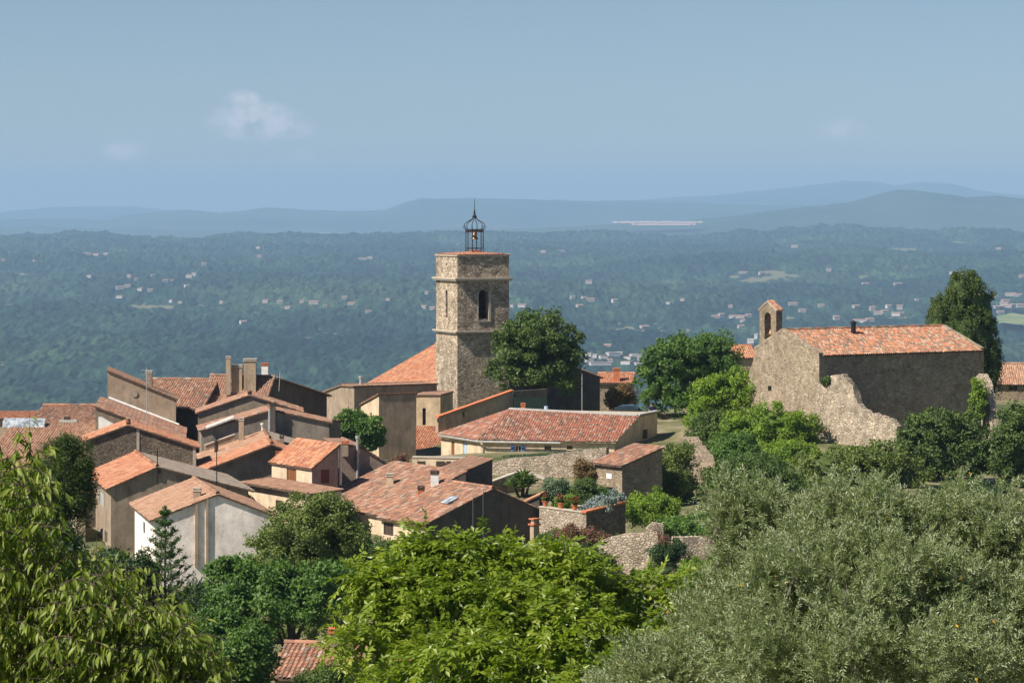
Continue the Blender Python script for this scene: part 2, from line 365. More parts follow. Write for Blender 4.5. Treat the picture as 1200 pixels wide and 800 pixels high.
def opening_part(parent, O, d, h, kind):
    t0, t1, za, zb = h; w = t1 - t0
    if kind in ('win', 'winblue', 'winpale'):
        f = MB(); b = min(.07, w * .12)
        for (x0, x1, y0, y1) in ((t0, t0 + b, za, zb), (t1 - b, t1, za, zb), (t0 + b, t1 - b, za, za + b), (t0 + b, t1 - b, zb - b, zb), ((t0 + t1) / 2 - b / 3, (t0 + t1) / 2 + b / 3, za + b, zb - b)):
            panel(f, O, d, x0, x1, y0, y1, .13, .19)
        fo = f.build('window', 'white_paint', parent)
        g_ = MB(); panel(g_, O, d, t0 + .01, t1 - .01, za + .01, zb - .01, .165, .215); g_.build('pane', 'glass', fo)
        if kind != 'win':
            mt = 'shutter_blue' if kind == 'winblue' else 'shutter_pale'
            for (x0, x1) in ((t0 - w * .52, t0 - .02), (t1 + .02, t1 + w * .52)):
                sh = MB(); panel(sh, O, d, x0, x1, za, zb, -.07, -.02)
                for q in (.15, .5, .85): panel(sh, O, d, x0 + .04, x1 - .04, za + (zb - za) * q - .04, za + (zb - za) * q + .04, -.10, -.0705)
                sh.build('shutter', mt, parent)
    elif kind in ('brown', 'red', 'blue', 'pale', 'grey', 'darkdoor'):
        mt = {'brown': 'wood_brown', 'red': 'wood_red', 'blue': 'shutter_blue', 'pale': 'shutter_pale', 'grey': 'shutter_grey', 'darkdoor': 'wood_dark'}[kind]
        sh = MB(); k = max(2, int(w / .16)); 
        for i in range(k):
            panel(sh, O, d, t0 + w * i / k + .008, t0 + w * (i + 1) / k - .008, za + .01, zb - .01, .06 + .01 * (i % 2), .21)
        sh.build('door' if kind == 'darkdoor' else 'shutter', mt, parent)
    elif kind == 'dark':
        g_ = MB(); panel(g_, O, d, t0 + .005, t1 - .005, za + .005, zb - .005, .2, .25); g_.build('window', 'glass', parent)
    elif kind == 'white':
        g_ = MB(); panel(g_, O, d, t0 + .005, t1 - .005, za + .005, zb - .005, .08, .22); g_.build('window', 'white_paint', parent)

HINFO = {}
def roof_hit(ro, px, py):
    """distance at which the view ray through a pixel meets a house roof"""
    if ro.name not in HINFO: return None
    fr, Wd, Dp, pr, axis = HINFO[ro.name]; cs = [c for c, _ in pr]; zs = [z for _, z in pr]; y0 = min(fr.xy(a, b)[1] for a in (0, Wd) for b in (0, Dp)); y1 = max(fr.xy(a, b)[1] for a in (0, Wd) for b in (0, Dp))
    for Y in np.arange(y0 - .5, y1 + .5, .05):
        q = np.array([(px - CX) / FPX * Y, Y]) - fr.O; t = q @ fr.u; s_ = q @ fr.v
        if -.3 < t < Wd + .3 and -.3 < s_ < Dp + .3 and -(py - HY) / FPX * Y <= np.interp(t if axis == 'u' else s_, cs, zs): return float(Y)
    return None
def house(name, label, px, Y, th, rx=None, lx=None, Wd=None, Dp=None, axis='u', prof=(), base=600, wm='pl_brown', rm='ti_orange',
          ops=(), eo=.3, vo=.18, cat='house', em='eave_wood', sidem=None, segm=None, parapet=False, tk=.12, group=None, zb=None, ridge_on=True, gut=None):
    """prof: [(pixel or 'float metres', py)] across the profile axis. axis 'u' = gable on the front face, 'v' = gable on the side faces."""
    fr = Frame(px, Y, th)
    Wd = Wd if Wd is not None else fr.tu(rx)
    if isinstance(lx, tuple): Dp = fr.tv(lx[1], Wd)          # back-right corner column
    Dp = Dp if Dp is not None else fr.tv(lx)
    rng = np.random.default_rng(abs(hash((px, Y))) % 99999 if False else int(px * 7 + Y * 13))
    pr = []
    for c, py in prof:
        if axis == 'u': t = fr.tu(c) if not isinstance(c, str) else float(c) * Wd; pr.append([t, fr.z(py, t, 0)])
        else:
            if isinstance(c, str): t = float(c) * Dp; pr.append([t, fr.z(py, 0, t)])
            elif c < 0: t = fr.tv(-c, Wd); pr.append([t, fr.z(py, Wd, t)])
            else: t = fr.tv(c); pr.append([t, fr.z(py, 0, t)])
    pr[0][0] = 0.0; pr[-1][0] = Wd if axis == 'u' else Dp
    z0 = zb if zb is not None else fr.z(base, 0, 0)
    root = thing(name, label, cat, fr.pt(Wd / 2, Dp / 2, z0), group)
    wp = [(c, z - tk + .03) for c, z in pr]
    faces = {'F': (fr.xy(0, 0), fr.u, Wd), 'L': (fr.xy(0, Dp), -fr.v, Dp), 'R': (fr.xy(Wd, 0), fr.v, Dp), 'B': (fr.xy(Wd, Dp), -fr.u, Wd)}
    mb = MB()
    hol = {k: [] for k in faces}; todo = []
    for (fc, x0, y0, x1, y1, kind) in ops:
        O, d, L = faces[fc]; k0 = (x0 - CX) / FPX; k1 = (x1 - CX) / FPX
        a = (k0 * O[1] - O[0]) / (d[0] - k0 * d[1]); b = (k1 * O[1] - O[0]) / (d[0] - k1 * d[1])
        Ym = (O + d * (a + b) / 2)[1]; h = (a, b, -(y1 - HY) / FPX * Ym, -(y0 - HY) / FPX * Ym)
        if a < .02 or b > L - .02 or b - a < .05: continue
        hol[fc].append(h); todo.append((O, d, h, kind))
    def flip(p, L): return [(L - c, z) for c, z in reversed(p)]
    if axis == 'u':
        pf = {'F': wp, 'B': flip(wp, Wd), 'L': [(0, wp[0][1]), (Dp, wp[0][1])], 'R': [(0, wp[-1][1]), (Dp, wp[-1][1])]}
    else:
        pf = {'R': wp, 'L': flip(wp, Dp), 'F': [(0, wp[0][1]), (Wd, wp[0][1])], 'B': [(0, wp[-1][1]), (Wd, wp[-1][1])]}
    for k, (O, d, L) in faces.items():
        wall_face(mb, O, d, pf[k], z0 - 1.5, hol[k], mat=1 if (sidem and k in 'RB') else 0)
    mb.build('wall', [wm, sidem or wm], root)
    for (O, d, h, kind) in todo: opening_part(root, O, d, h, kind)
    # roof
    ot = MB(); sb = MB(); Lo = Dp if axis == 'u' else Wd
    def pt(c, o, z): return np.array(fr.pt(c, o, z) if axis == 'u' else fr.pt(o, c, z))
    av = np.array([*(fr.v if axis == 'u' else fr.u), 0.0])
    tmats = segm or [rm]
    for i in range(len(pr) - 1):
        (c0, za), (c1, zc) = pr[i], pr[i + 1]; sl = (zc - za) / (c1 - c0) if abs(c1 - c0) > 1e-6 else 0
        e0 = (eo if sl >= 0 else .06) if i == 0 else 0; e1 = (eo if sl <= 0 else .06) if i == len(pr) - 2 else 0
        if i > 0: e0 = 0
        A0 = c0 - e0; A1 = c1 + e1; ZA = za - sl * e0; ZC = zc + sl * e1
        q = [pt(A0, -vo, ZA - tk), pt(A1, -vo, ZC - tk), pt(A1, Lo + vo, ZC - tk), pt(A0, Lo + vo, ZA - tk)]
        t4 = [x + np.array([0, 0, tk * .8]) for x in q]
        sb.hexa(q + t4 if axis == 'u' else [q[0], q[3], q[2], q[1], t4[0], t4[3], t4[2], t4[1]], 0)
        lowA = ZA <= ZC
        lo = pt(A0 if lowA else A1, -vo, (ZA if lowA else ZC) - tk * .2); hi = pt(A1 if lowA else A0, -vo, (ZC if lowA else ZA) - tk * .2)
        upv = hi - lo; Lu = np.linalg.norm(upv)
        tiles(ot, lo, av, upv / Lu, Lo + 2 * vo, Lu, rng, mat=i % len(tmats) if segm else 0)
        if i < len(pr) - 2 and ridge_on:
            s2 = (pr[i + 2][1] - zc) / (pr[i + 2][0] - c1)
            if sl > s2 + .05: ridge(ot, pt(c1, -vo, zc + .02), pt(c1, Lo + vo, zc + .02), rng, mat=i % len(tmats) if segm else 0)
    ro = ot.build('roof', tmats, root)
    sb.build('eave', em, root)
    if gut:   # gutters along a low edge: list of profile indices
        for gi in gut:
            c, z = pr[gi]; e = -eo - .08 if gi == 0 else eo + .08; zz = z - .25
            gm = MB(); A = pt(c + e, -vo, zz); B = pt(c + e, Lo + vo, zz); gm.tube([A, B], .07, 6); gm.build('gutter', 'zinc', root)
    HINFO[ro.name] = (fr, Wd, Dp, pr, axis)
    return root, fr, Wd, Dp, pr, ro

def chimney(parent, px0, px1, py0, py1, Y, wm='pl_tan', cap='terracotta', depth=None, rot=0, pots=1, base_drop=.5):
    """chimney stack filling columns px0..px1 and rows py0 (top)..py1 at distance Y, as a child of a roof"""
    Y = roof_hit(parent, (px0 + px1) / 2, py1) or Y
    m = MB(); w = (px1 - px0) / FPX * Y * .96; d = depth or w; top = -(py0 - HY) / FPX * Y; bot = -(py1 - HY) / FPX * Y - base_drop
    x = ((px0 + px1) / 2 - CX) / FPX * Y; H = top - bot
    m.box((x, Y, bot), w * .88, d * .88, H - .22, rot); o = m.build('chimney', wm, parent)
    c = MB(); c.box((x, Y, top - .22), w * 1.02, d * 1.02, .09, rot)
    for sx in (-1, 1):
        for sy in (-1, 1):
            a, b = sx * w * .36, sy * d * .36; c.box((x + a * math.cos(rot) - b * math.sin(rot), Y + a * math.sin(rot) + b * math.cos(rot), top - .1302), w * .16, d * .16, .0702, rot)
    c.box((x, Y, top - .06), w * 1.0, d * 1.0, .06, rot)
    c.build('chimney_cap', cap, o)
    return o
# ------------------------------------------------------------------ terrain
def vnoise(x, y, seed=0):
    xi = np.floor(x).astype(np.int64); yi = np.floor(y).astype(np.int64); xf = x - xi; yf = y - yi
    def h(a, b):
        n = (a * 374761393 + b * 668265263 + seed * 1442695041) & 0x7fffffff; n = ((n ^ (n >> 13)) * 1274126177) & 0x7fffffff
        return ((n ^ (n >> 16)) & 0xffff) / 65535.0
    u = xf * xf * (3 - 2 * xf); v = yf * yf * (3 - 2 * yf)
    return (h(xi, yi) * (1 - u) + h(xi + 1, yi) * u) * (1 - v) + (h(xi, yi + 1) * (1 - u) + h(xi + 1, yi + 1) * u) * v
def fbm(x, y, o=4, seed=0, g=.5):
    s = 0; a = 1; t = 0
    for i in range(o): s = s + a * vnoise(x * 2 ** i, y * 2 ** i, seed + i * 17); t += a; a *= g
    return s / t - .5
BY = np.array([-400, -20, 0, 18, 30, 60, 100, 130, 172, 200, 250, 300, 335, 420, 600, 1000, 1600, 3000, 5000, 6500, 8000, 10000, 12000, 13500, 15500, 20000, 60000.])
BZ = np.array([10, -.9, -1.7, -5.2, -8.5, -16, -23, -25, -23.2, -21.8, -20.3, -20.5, -24, -50, -105, -190, -240, -258, -238, -205, -158, -112, -84, -150, -150, -150, -150.])
CP = [(130, 640, 190), (250, 690, 172), (460, 640, 186), (560, 640, 184), (560, 535, 236), (650, 534, 236), (740, 497, 262), (790, 486, 272), (770, 515, 246), (820, 500, 250), (835, 560, 226),
      (735, 600, 200), (780, 640, 178), (700, 662, 172), (850, 660, 172), (960, 522, 236), (1100, 520, 240), (1160, 560, 230), (1190, 470, 275), (900, 470, 262), (560, 500, 276), (700, 492, 288), (460, 540, 246), (600, 575, 212), (680, 565, 208), (650, 655, 186), (610, 655, 184), (632, 665, 180), (590, 650, 186)]
CPW = np.array([((a - CX) / FPX * c, c, -(b - HY) / FPX * c) for a, b, c in CP])
CPR = CPW[:, 2] - np.interp(CPW[:, 1], BY, BZ)
def ground(x, y):
    x = np.asarray(x, float); y = np.asarray(y, float)
    z = np.interp(y, BY, BZ)
    far = np.clip((y - 900) / 3000, 0, 1)
    z = z + far * (fbm(x / 2600, y / 3400, 3, 5) * 95 + fbm(x / 700, y / 900, 3, 9) * 64)
    z = z - 60 * np.clip((-y - 0) / 400, 0, 1) * 0
    z = z + 150 * np.exp(-(((x - 560) / 190) ** 2 + ((y - 2150) / 260) ** 2))
    nearm = (y > 120) & (y < 330)
    w = 1 / (((x[..., None] - CPW[:, 0]) ** 2 + (y[..., None] - CPW[:, 1]) ** 2) ** 1.5 + 30)
    r = (w * CPR).sum(-1) / (w.sum(-1) + 1 / 15.0 ** 3)
    fade = np.clip((y - 120) / 30, 0, 1) * np.clip((335 - y) / 35, 0, 1)
    return z + r * fade + fbm(x / 9, y / 9, 3, 2) * .5 * np.clip(y / 30, 0, 1) * (y < 400)
def gz(x, y): return float(ground(np.array([x]), np.array([y]))[0])

def grid_mesh(name, X, Y, Z, mat, kind='structure', rnd=None, smooth=True):
    a, b = X.shape; m = MB(); idx = np.arange(a * b).reshape(a, b)
    F = np.stack([idx[:-1, :-1], idx[1:, :-1], idx[1:, 1:], idx[:-1, 1:]], -1).reshape(-1, 4)
    m.add(np.stack([X, Y, Z], -1).reshape(-1, 3), F, 0, rnd if rnd is not None else .5)
    o = m.build(name, mat, smooth=smooth); tag(o, kind=kind); return o

# ground material: dry grass, earth
g = NG('ground'); n1 = g.noise(g.coord(), .25, 6, .7); n2 = g.noise(g.coord(), 3.5, 5, .7)
cg = g.ramp(n1, [(.36, (.06, .085, .03)), (.5, (.15, .15, .075)), (.64, (.26, .225, .15))])
cg = g.mix(.5, cg, g.ramp(n2, [(.3, (.6, .6, .55)), (.7, (1.25, 1.2, 1.1))]), 'MULTIPLY'); g.fin(cg, .95, n2, .6, .08)
g = NG('forest'); p = g.coord((.001, .001, .001)); n1 = g.noise(p, 1.1, 7, .62); n2 = g.noise(p, 14, 5, .7); at = g.n('ShaderNodeAttribute', attribute_name='rnd')
cf = g.ramp(n1, [(.36, (.010, .026, .024)), (.48, (.017, .040, .029)), (.58, (.026, .054, .032)), (.68, (.042, .070, .040))])
cf = g.mix(.8, cf, g.ramp(n2, [(.33, (.45, .5, .5)), (.5, (1, 1, 1)), (.7, (1.75, 1.6, 1.2))]), 'MULTIPLY')
cf = g.mix(1.0, cf, g.ramp(at.outputs['Fac'], [(0, (.5, .54, .6)), (.5, (1, 1, 1)), (1, (1.7, 1.6, 1.4))]), 'MULTIPLY')
g.fin(cf, .95, spec=.05)
g = NG('hill_far'); n1 = g.noise(g.coord((.0006, .0006, .0006)), 1.0, 8, .7); g.fin(g.ramp(n1, [(.35, (.02, .05, .03)), (.65, (.07, .10, .06))]), 1, spec=0)
g = NG('field'); n1 = g.noise(g.coord((.01, .01, .01)), 1.0, 5, .7); g.fin(g.ramp(n1, [(.35, (.10, .17, .07)), (.65, (.26, .27, .13))]), 1, spec=0)
plain('quarry_rock', (.50, .38, .32), .95, 0, .06); plain('far_wall', (.38, .34, .31), .9, 0, .2); plain('far_roof', (.30, .19, .15), .9)
plain('far_white', (.5, .48, .47), .9)

# one ground sheet, polar so that it is fine near and coarse far, round all sides
def ground_sheet():
    r = np.concatenate([np.linspace(.0, 40, 40)[1:], np.linspace(41, 340, 230), np.geomspace(345, 35400, 90)])
    th = np.concatenate([np.radians(np.linspace(-16, 16, 260)), np.radians(np.linspace(17, 343, 110))]); th = np.append(th, th[0] + 2 * math.pi)
    R, T = np.meshgrid(r, th, indexing='ij'); X = R * np.sin(T); Y = R * np.cos(T)
    Z = ground(X, Y); back = Y < 0
    Z = np.where(R > 1200, np.minimum(Z, np.where(np.abs(T) < .3, Z, -150)), Z)
    Z = Z - np.where(R > 1500, 6, 0)
    grid_mesh('ground', X, Y, Z, 'ground')
ground_sheet()

def canopy(x, y):
    z = ground(x, y)
    s = np.clip(y / 5000, .5, 2.2)
    l = fbm(x / 11, y / 42, 2, 31, .6) * 12 + fbm(x / 42, y / 110, 2, 41, .6) * 18 + fbm(x / 230, y / 330, 3, 47) * 46
    return z + 9 + l * (.75 + .25 * s)
th = np.radians(np.linspace(-15, 15, 1250)); rr = np.concatenate([np.geomspace(1500, 3200, 60)[:-1], np.geomspace(3200, 14200, 560)])
R_, T_ = np.meshgrid(rr, th, indexing='ij'); FX = R_ * np.tan(T_); FY = R_ + 0 * T_
FZ = canopy(FX, FY)
cx_, cy_ = FX[:-1, :-1].ravel(), FY[:-1, :-1].ravel()
frn = np.clip(.45 + fbm(cx_ / 9, cy_ / 42, 2, 61, .7) * 1.5 + fbm(cx_ / 120, cy_ / 260, 3, 71) * .6 + RNG.normal(0, .1, len(cx_)), 0, 1)
grid_mesh('forest', FX, FY, FZ, 'forest', 'stuff', frn, smooth=False)

def far_hit(px, py, r0=1700, r1=13500):
    r = np.linspace(r0, r1, 3000); x = (px - CX) / FPX * r; zr = -(py - HY) / FPX * r; c = canopy(x, r)
    k = np.where(zr < c)[0]; k = k[0] if len(k) else 2000
    return x[k], r[k], float(c[k])

# far ridges
def hill(name, Yc, depth, crest, seed, amp, mat='hill_far', floor=-150):
    cp = np.array(crest, float); xs = np.linspace(-700, 1900, 420); pxs = xs
    zc = -(np.interp(pxs, cp[:, 0], cp[:, 1]) - HY) / FPX * Yc
    u = np.linspace(-1, 1, 70); U, XX = np.meshgrid(u, (pxs - CX) / FPX * Yc, indexing='ij'); Y = Yc + U * depth
    prof = np.cos(U * math.pi / 2) ** 1.3
    n = fbm(XX / 2500, Y / 1700, 5, seed, .55)
    Z = floor + (zc[None] - floor) * prof + n * amp * (1 - prof) * 2.2 * (prof > 0) + fbm(XX / 380, Y / 300, 3, seed + 3) * amp * .22
    Z[0] = floor - 40; Z[-1] = floor - 40
    grid_mesh(name, XX, Y, Z, mat)
hill('hills', 16500, 2600, [(-700, 290), (300, 288), (560, 274), (640, 268), (720, 263), (800, 259), (870, 252), (930, 245), (1000, 236), (1040, 226), (1062, 222), (1095, 226), (1125, 231), (1160, 229), (1200, 234), (1400, 240), (1900, 260)], 3, 120)
hill('hills', 23500, 3600, [(-700, 262), (0, 259), (55, 257), (100, 259), (140, 259), (165, 250), (200, 247), (260, 249), (310, 244), (340, 246), (400, 248), (455, 246), (475, 239), (497, 233), (560, 233), (640, 235), (740, 236), (780, 238), (860, 240), (1200, 244), (1900, 250)], 5, 190)
hill('hills', 31000, 4500, [(-700, 262), (600, 246), (690, 240), (745, 235), (800, 231), (855, 229), (880, 224), (930, 220), (965, 216), (990, 212), (1015, 213), (1050, 218), (1080, 213), (1110, 216), (1135, 222), (1160, 226), (1200, 228), (1300, 232), (1900, 240)], 8, 260)
hill('hills', 31500, 3600, [(-700, 256), (0, 250), (60, 244.5), (110, 242), (160, 243), (210, 248), (400, 258), (1900, 270)], 11, 200)

# quarry: a pale cut stepped into the near slope of the hills
def quarry():
    m = MB(); Yq = 15200; n = 40
    top = np.array([258.4, 258.8, 259, 259.5, 260, 260, 260.4, 261])
    for k, (y0, y1, Y0, Y1) in enumerate(((259.2, 261.2, 15160, 15120), (261.2, 263.8, 15110, 15060))):
        V = []
        for i in range(n + 1):
            px = 717 + k * 22 + (107 - k * 30) * i / n; e = math.sin(math.pi * min(1, (i + .5) / 4)) if i < 4 else (math.sin(math.pi * min(1, (n - i + .5) / 4)) if i > n - 4 else 1)
            jj = RNG.normal(0, .25); mid = (y0 + y1) / 2
            V.append(tuple(P(px, mid + (y0 - mid) * max(.1, e) + jj, Y0 + 40))); V.append(tuple(P(px, mid + (y1 - mid) * max(.1, e) + jj * .4, Y1)))
        m.add(V, [[2 * i, 2 * i + 2, 2 * i + 3, 2 * i + 1] for i in range(n)])
    tag(m.build('quarry', 'quarry_rock'), kind='structure')
quarry()
# pale field and far hamlet at the right edge
def field(px0, px1, py0, py1, name='field'):
    V = []; nx, ny = 24, 5
    for j in range(ny + 1):
        for i in range(nx + 1):
            px = px0 + (px1 - px0) * i / nx; py = py1 + (py0 - py1) * j / ny; x, y, z = far_hit(px, py, 2600); V.append((x, y, float(ground(np.array([x]), np.array([y]))[0]) + 26))
    m = MB(); m.add(V, [[j * (nx + 1) + i, j * (nx + 1) + i + 1, (j + 1) * (nx + 1) + i + 1, (j + 1) * (nx + 1) + i] for j in range(ny) for i in range(nx)])
    tag(m.build(name, 'field'), kind='structure')
field(1168, 1300, 377, 391)

def far_house(px, py, w, h, label, group, wide=1.0, roof='far_roof', wall='far_wall', apartment=False):
    x, y, z = far_hit(px, py); s = y / FPX; W_ = w * s; H_ = max(2.5, h * s * .6); D_ = min(W_, 11) if not apartment else 14; rot = float(RNG.uniform(-.5, .5))
    root_loc = Vector((x, y, z - 2)); m = MB(); m.box((x, y - 4, z - 2), W_, D_, H_ + 2, rot, 0)
    cs, sn = math.cos(rot), math.sin(rot)
    if apartment: m.box((x, y - 4, z + H_ + .01), W_ * 1.03, D_ * 1.03, .5, rot, 1)
    else:
        def q(a, b, c): return (x + a * cs - b * sn, y - 4 + a * sin_ + b * cs, z + H_ + c)
        sin_ = sn; a, b, r = W_ * .54, D_ * .56, D_ * .2
        m.quad(q(-a, -b, 0), q(a, -b, 0), q(a, 0, r), q(-a, 0, r), 1); m.quad(q(-a, 0, r), q(a, 0, r), q(a, b, 0), q(-a, b, 0), 1)
        m.tri(q(-a, -b, 0), q(-a, 0, r), q(-a, b, 0), 0); m.tri(q(a, -b, 0), q(a, b, 0), q(a, 0, r), 0)
    V = [v - np.array(root_loc) for v in m.V]; m.V = V
    o = m.build('far_house', [wall, roof]); o.location = root_loc
    return tag(o, label, 'house', group)
L1 = 'tiny pale far house on the wooded slope at the left, above the village roofs'
for (px, py, w, h) in ((4, 306, 5, 3), (40, 307, 4, 2), (102, 298, 9, 2), (113, 299, 9, 2), (125, 298, 7, 2), (152, 325, 5, 4), (160, 328, 4, 3), (105, 325, 5, 3), (141, 338, 9, 3), (150, 336, 7, 3), (141, 349, 8, 2), (165, 340, 6, 3),
                       (176, 341, 6, 3), (179, 324, 4, 3), (194, 330, 6, 3), (202, 329, 4, 2), (222, 325, 7, 4), (228, 323, 5, 4), (219, 336, 5, 2), (239, 311, 5, 4), (201, 354, 4, 3), (212, 355, 5, 2), (260, 355, 4, 4), (285, 378, 7, 2), (303, 291, 5, 2), (304, 302, 6, 4)):
    far_house(px, py, w, h, L1, 'far houses on the wooded slope left of the tower', wall='far_white' if px % 3 == 0 else 'far_wall')
L2 = 'tiny far house in the woods just left of the bell tower, below the ridge'
for (px, py, w, h) in ((312, 354, 7, 3), (328, 355, 7, 3), (338, 361, 7, 2), (354, 354, 5, 3), (368, 356, 11, 4), (381, 359, 4, 3), (404, 350, 6, 3), (412, 357, 8, 3), (455, 352, 5, 2), (432, 366, 6, 2), (497, 361, 7, 2), (500, 344, 4, 4), (507, 362, 6, 3), (425, 304, 10, 2), (434, 303, 6, 3)):
    far_house(px, py, w, h, L2, 'far houses left of the bell tower')
L3 = 'tiny far house in the woods between the bell tower and the chapel bellcote'
for (px, py, w, h) in ((612, 359, 9, 3), (600, 359, 4, 2), (637, 296, 6, 3), (659, 295, 6, 2), (690, 332, 7, 4), (671, 350, 5, 3), (684, 350, 5, 3), (692, 353, 9, 4), (679, 359, 7, 2), (720, 354, 6, 4), (783, 356, 5, 3), (871, 320, 10, 2), (892, 321, 6, 3), (931, 290, 8, 3), (800, 352, 5, 2), (838, 372, 8, 3), (845, 371, 6, 5), (858, 372, 7, 3), (868, 372, 11, 3), (877, 371, 6, 3), (856, 360, 5, 3), (712, 406, 8, 3), (755, 384, 10, 2), (868, 384, 7, 3), (870, 377, 6, 3)):
    far_house(px, py, w, h, L3, 'far houses between the tower and the bellcote', wall='far_white' if px % 3 == 0 else 'far_wall')
L4 = 'pale block of the distant town seen low between the big round tree and the chapel'
for (px, py, w, h) in ((688, 416, 11, 3), (696, 418, 10, 4), (707, 419, 9, 3), (718, 416, 14, 5), (726, 415, 6, 3), (690, 423, 9, 4), (703, 427, 24, 3), (715, 423, 6, 3), (737, 420, 9, 4), (746, 417, 15, 4), (752, 421, 10, 4), (735, 426, 12, 3), (747, 428, 8, 3), (880, 401, 8, 5), (886, 397, 4, 8), (877, 408, 6, 4)):
    far_house(px, py, w, h, L4, 'town blocks low in the valley', apartment=(w > 8), wall='far_white', roof='far_roof' if px % 2 else 'far_wall')
L5 = 'tiny far house in the woods above the long tiled roof of the chapel'
for (px, py, w, h) in ((971, 318, 6, 4), (1014, 333, 8, 2), (929, 357, 10, 3), (940, 365, 8, 3), (980, 374, 7, 5), (1003, 360, 8, 3), (1022, 363, 6, 5), (1028, 368, 9, 4), (1037, 367, 9, 4), (1050, 370, 10, 4), (1054, 362, 7, 6), (1056, 369, 5, 4), (1008, 377, 16, 3), (1019, 376, 9, 4), (1074, 352, 4, 2), (1052, 334, 10, 2), (962, 359, 7, 3), (1041, 361, 6, 4)):
    far_house(px, py, w, h, L5, 'far houses above the chapel roof', wall='far_white' if px % 3 == 0 else 'far_wall')
L6 = 'tiny far house of the hamlet in the valley right of the cypress'
for (px, py, w, h) in ((1117, 322, 8, 5), (1197, 325, 6, 3), (1166, 349, 6, 4), (1184, 346, 12, 3), (1193, 347, 10, 3), (1170, 361, 12, 3), (1177, 357, 10, 4), (1182, 360, 8, 3), (1172, 368, 8, 5), (1186, 359, 5, 4), (1195, 360, 8, 5), (1197, 377, 8, 4), (1178, 353, 9, 2), (1170, 292, 6, 2)):
    far_house(px, py, w, h, L6, 'far houses right of the cypress')

# ------------------------------------------------------------------ haze
hz = MB(); hz.box((0, 0, -320), 72200, 72200, 320 + 400); hzo = hz.build('haze', 'white_paint'); tag(hzo, kind='stuff')
hm = bpy.data.materials.new('haze_air'); hm.use_nodes = True; ht = hm.node_tree; ht.nodes.clear()
ho = ht.nodes.new('ShaderNodeOutputMaterial'); hv = ht.nodes.new('ShaderNodeVolumePrincipled')
hv.inputs['Color'].default_value = (.40, .625, .94, 1); hv.inputs['Density'].default_value = 7.0e-5; hv.inputs['Anisotropy'].default_value = 0.0
ht.links.new(hv.outputs[0], ho.inputs['Volume']); hzo.data.materials.clear(); hzo.data.materials.append(hm)

# ------------------------------------------------------------------ generic polygon roof
def plane_of(a, b, c): a, b, c = map(Vector, (a, b, c)); n = (b - a).cross(c - a).normalized(); return a, (n if n.z > 0 else -n)
def onplane(px, py, pl):
    p0, n = pl; d = Vector(((px - CX) / FPX, 1, -(py - HY) / FPX)); return d * (p0.dot(n) / d.dot(n))
def roof_poly(mb, slab, pts, adir, rng, mat=0, tk=.12):
    pts = [Vector(p) for p in pts]; p0, n = plane_of(*pts[:3]); a = Vector(adir); a = (a - n * a.dot(n)).normalized(); up = n.cross(a)
    if up.z < 0: up = -up
    A = [(p - pts[0]).dot(a) for p in pts]; U = [(p - pts[0]).dot(up) for p in pts]; a0, u0 = min(A), min(U)
    O = pts[0] + a * a0 + up * u0; poly = [(x - a0, y - u0) for x, y in zip(A, U)]
    def inside(x, y):
        r = np.zeros(len(x), bool)
        for (x0, y0), (x1, y1) in zip(poly, poly[1:] + poly[:1]):
            c = ((y0 > y) != (y1 > y)); xx = (x1 - x0) * (y - y0) / ((y1 - y0) if abs(y1 - y0) > 1e-9 else 1e-9) + x0; r ^= c & (x < xx)
        return r
    tiles(mb, tuple(O), tuple(a), tuple(up), max(A) - a0, max(U) - u0, rng, mat=mat, inside=inside)
    k = len(pts); t = [p - n * .02 for p in pts]; b = [p - n * tk for p in pts]
    for i in range(1, k - 1): slab.tri(t[0], t[i], t[i + 1]); slab.tri(b[0], b[i + 1], b[i])
    for i in range(k): slab.quad(b[i], b[(i + 1) % k], t[(i + 1) % k], t[i])

# ------------------------------------------------------------------ CHURCH
def church():
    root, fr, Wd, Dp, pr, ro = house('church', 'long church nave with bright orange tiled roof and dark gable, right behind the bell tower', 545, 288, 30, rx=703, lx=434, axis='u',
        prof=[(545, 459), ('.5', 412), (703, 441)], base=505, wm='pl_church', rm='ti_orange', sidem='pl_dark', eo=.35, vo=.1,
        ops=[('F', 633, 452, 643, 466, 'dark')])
    # front and right walls use a darker grey render
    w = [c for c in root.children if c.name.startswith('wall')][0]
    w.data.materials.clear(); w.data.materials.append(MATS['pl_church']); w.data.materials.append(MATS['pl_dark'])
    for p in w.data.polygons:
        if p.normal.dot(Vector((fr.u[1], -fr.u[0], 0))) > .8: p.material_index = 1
    m = MB(); q = Vector(fr.pt(Wd * .86, -.12, fr.z(438, Wd * .86, 0))); m.tube([q, q + Vector((0, 0, -4.2))], .06); m.build('downpipe', 'zinc', root)
    m = MB(); q = Vector(fr.pt(Wd + .1, .4, fr.z(455, Wd, 0))); m.tube([q, q + Vector((0, 0, -2.2))], .07); m.build('downpipe', 'flash', root)
church()

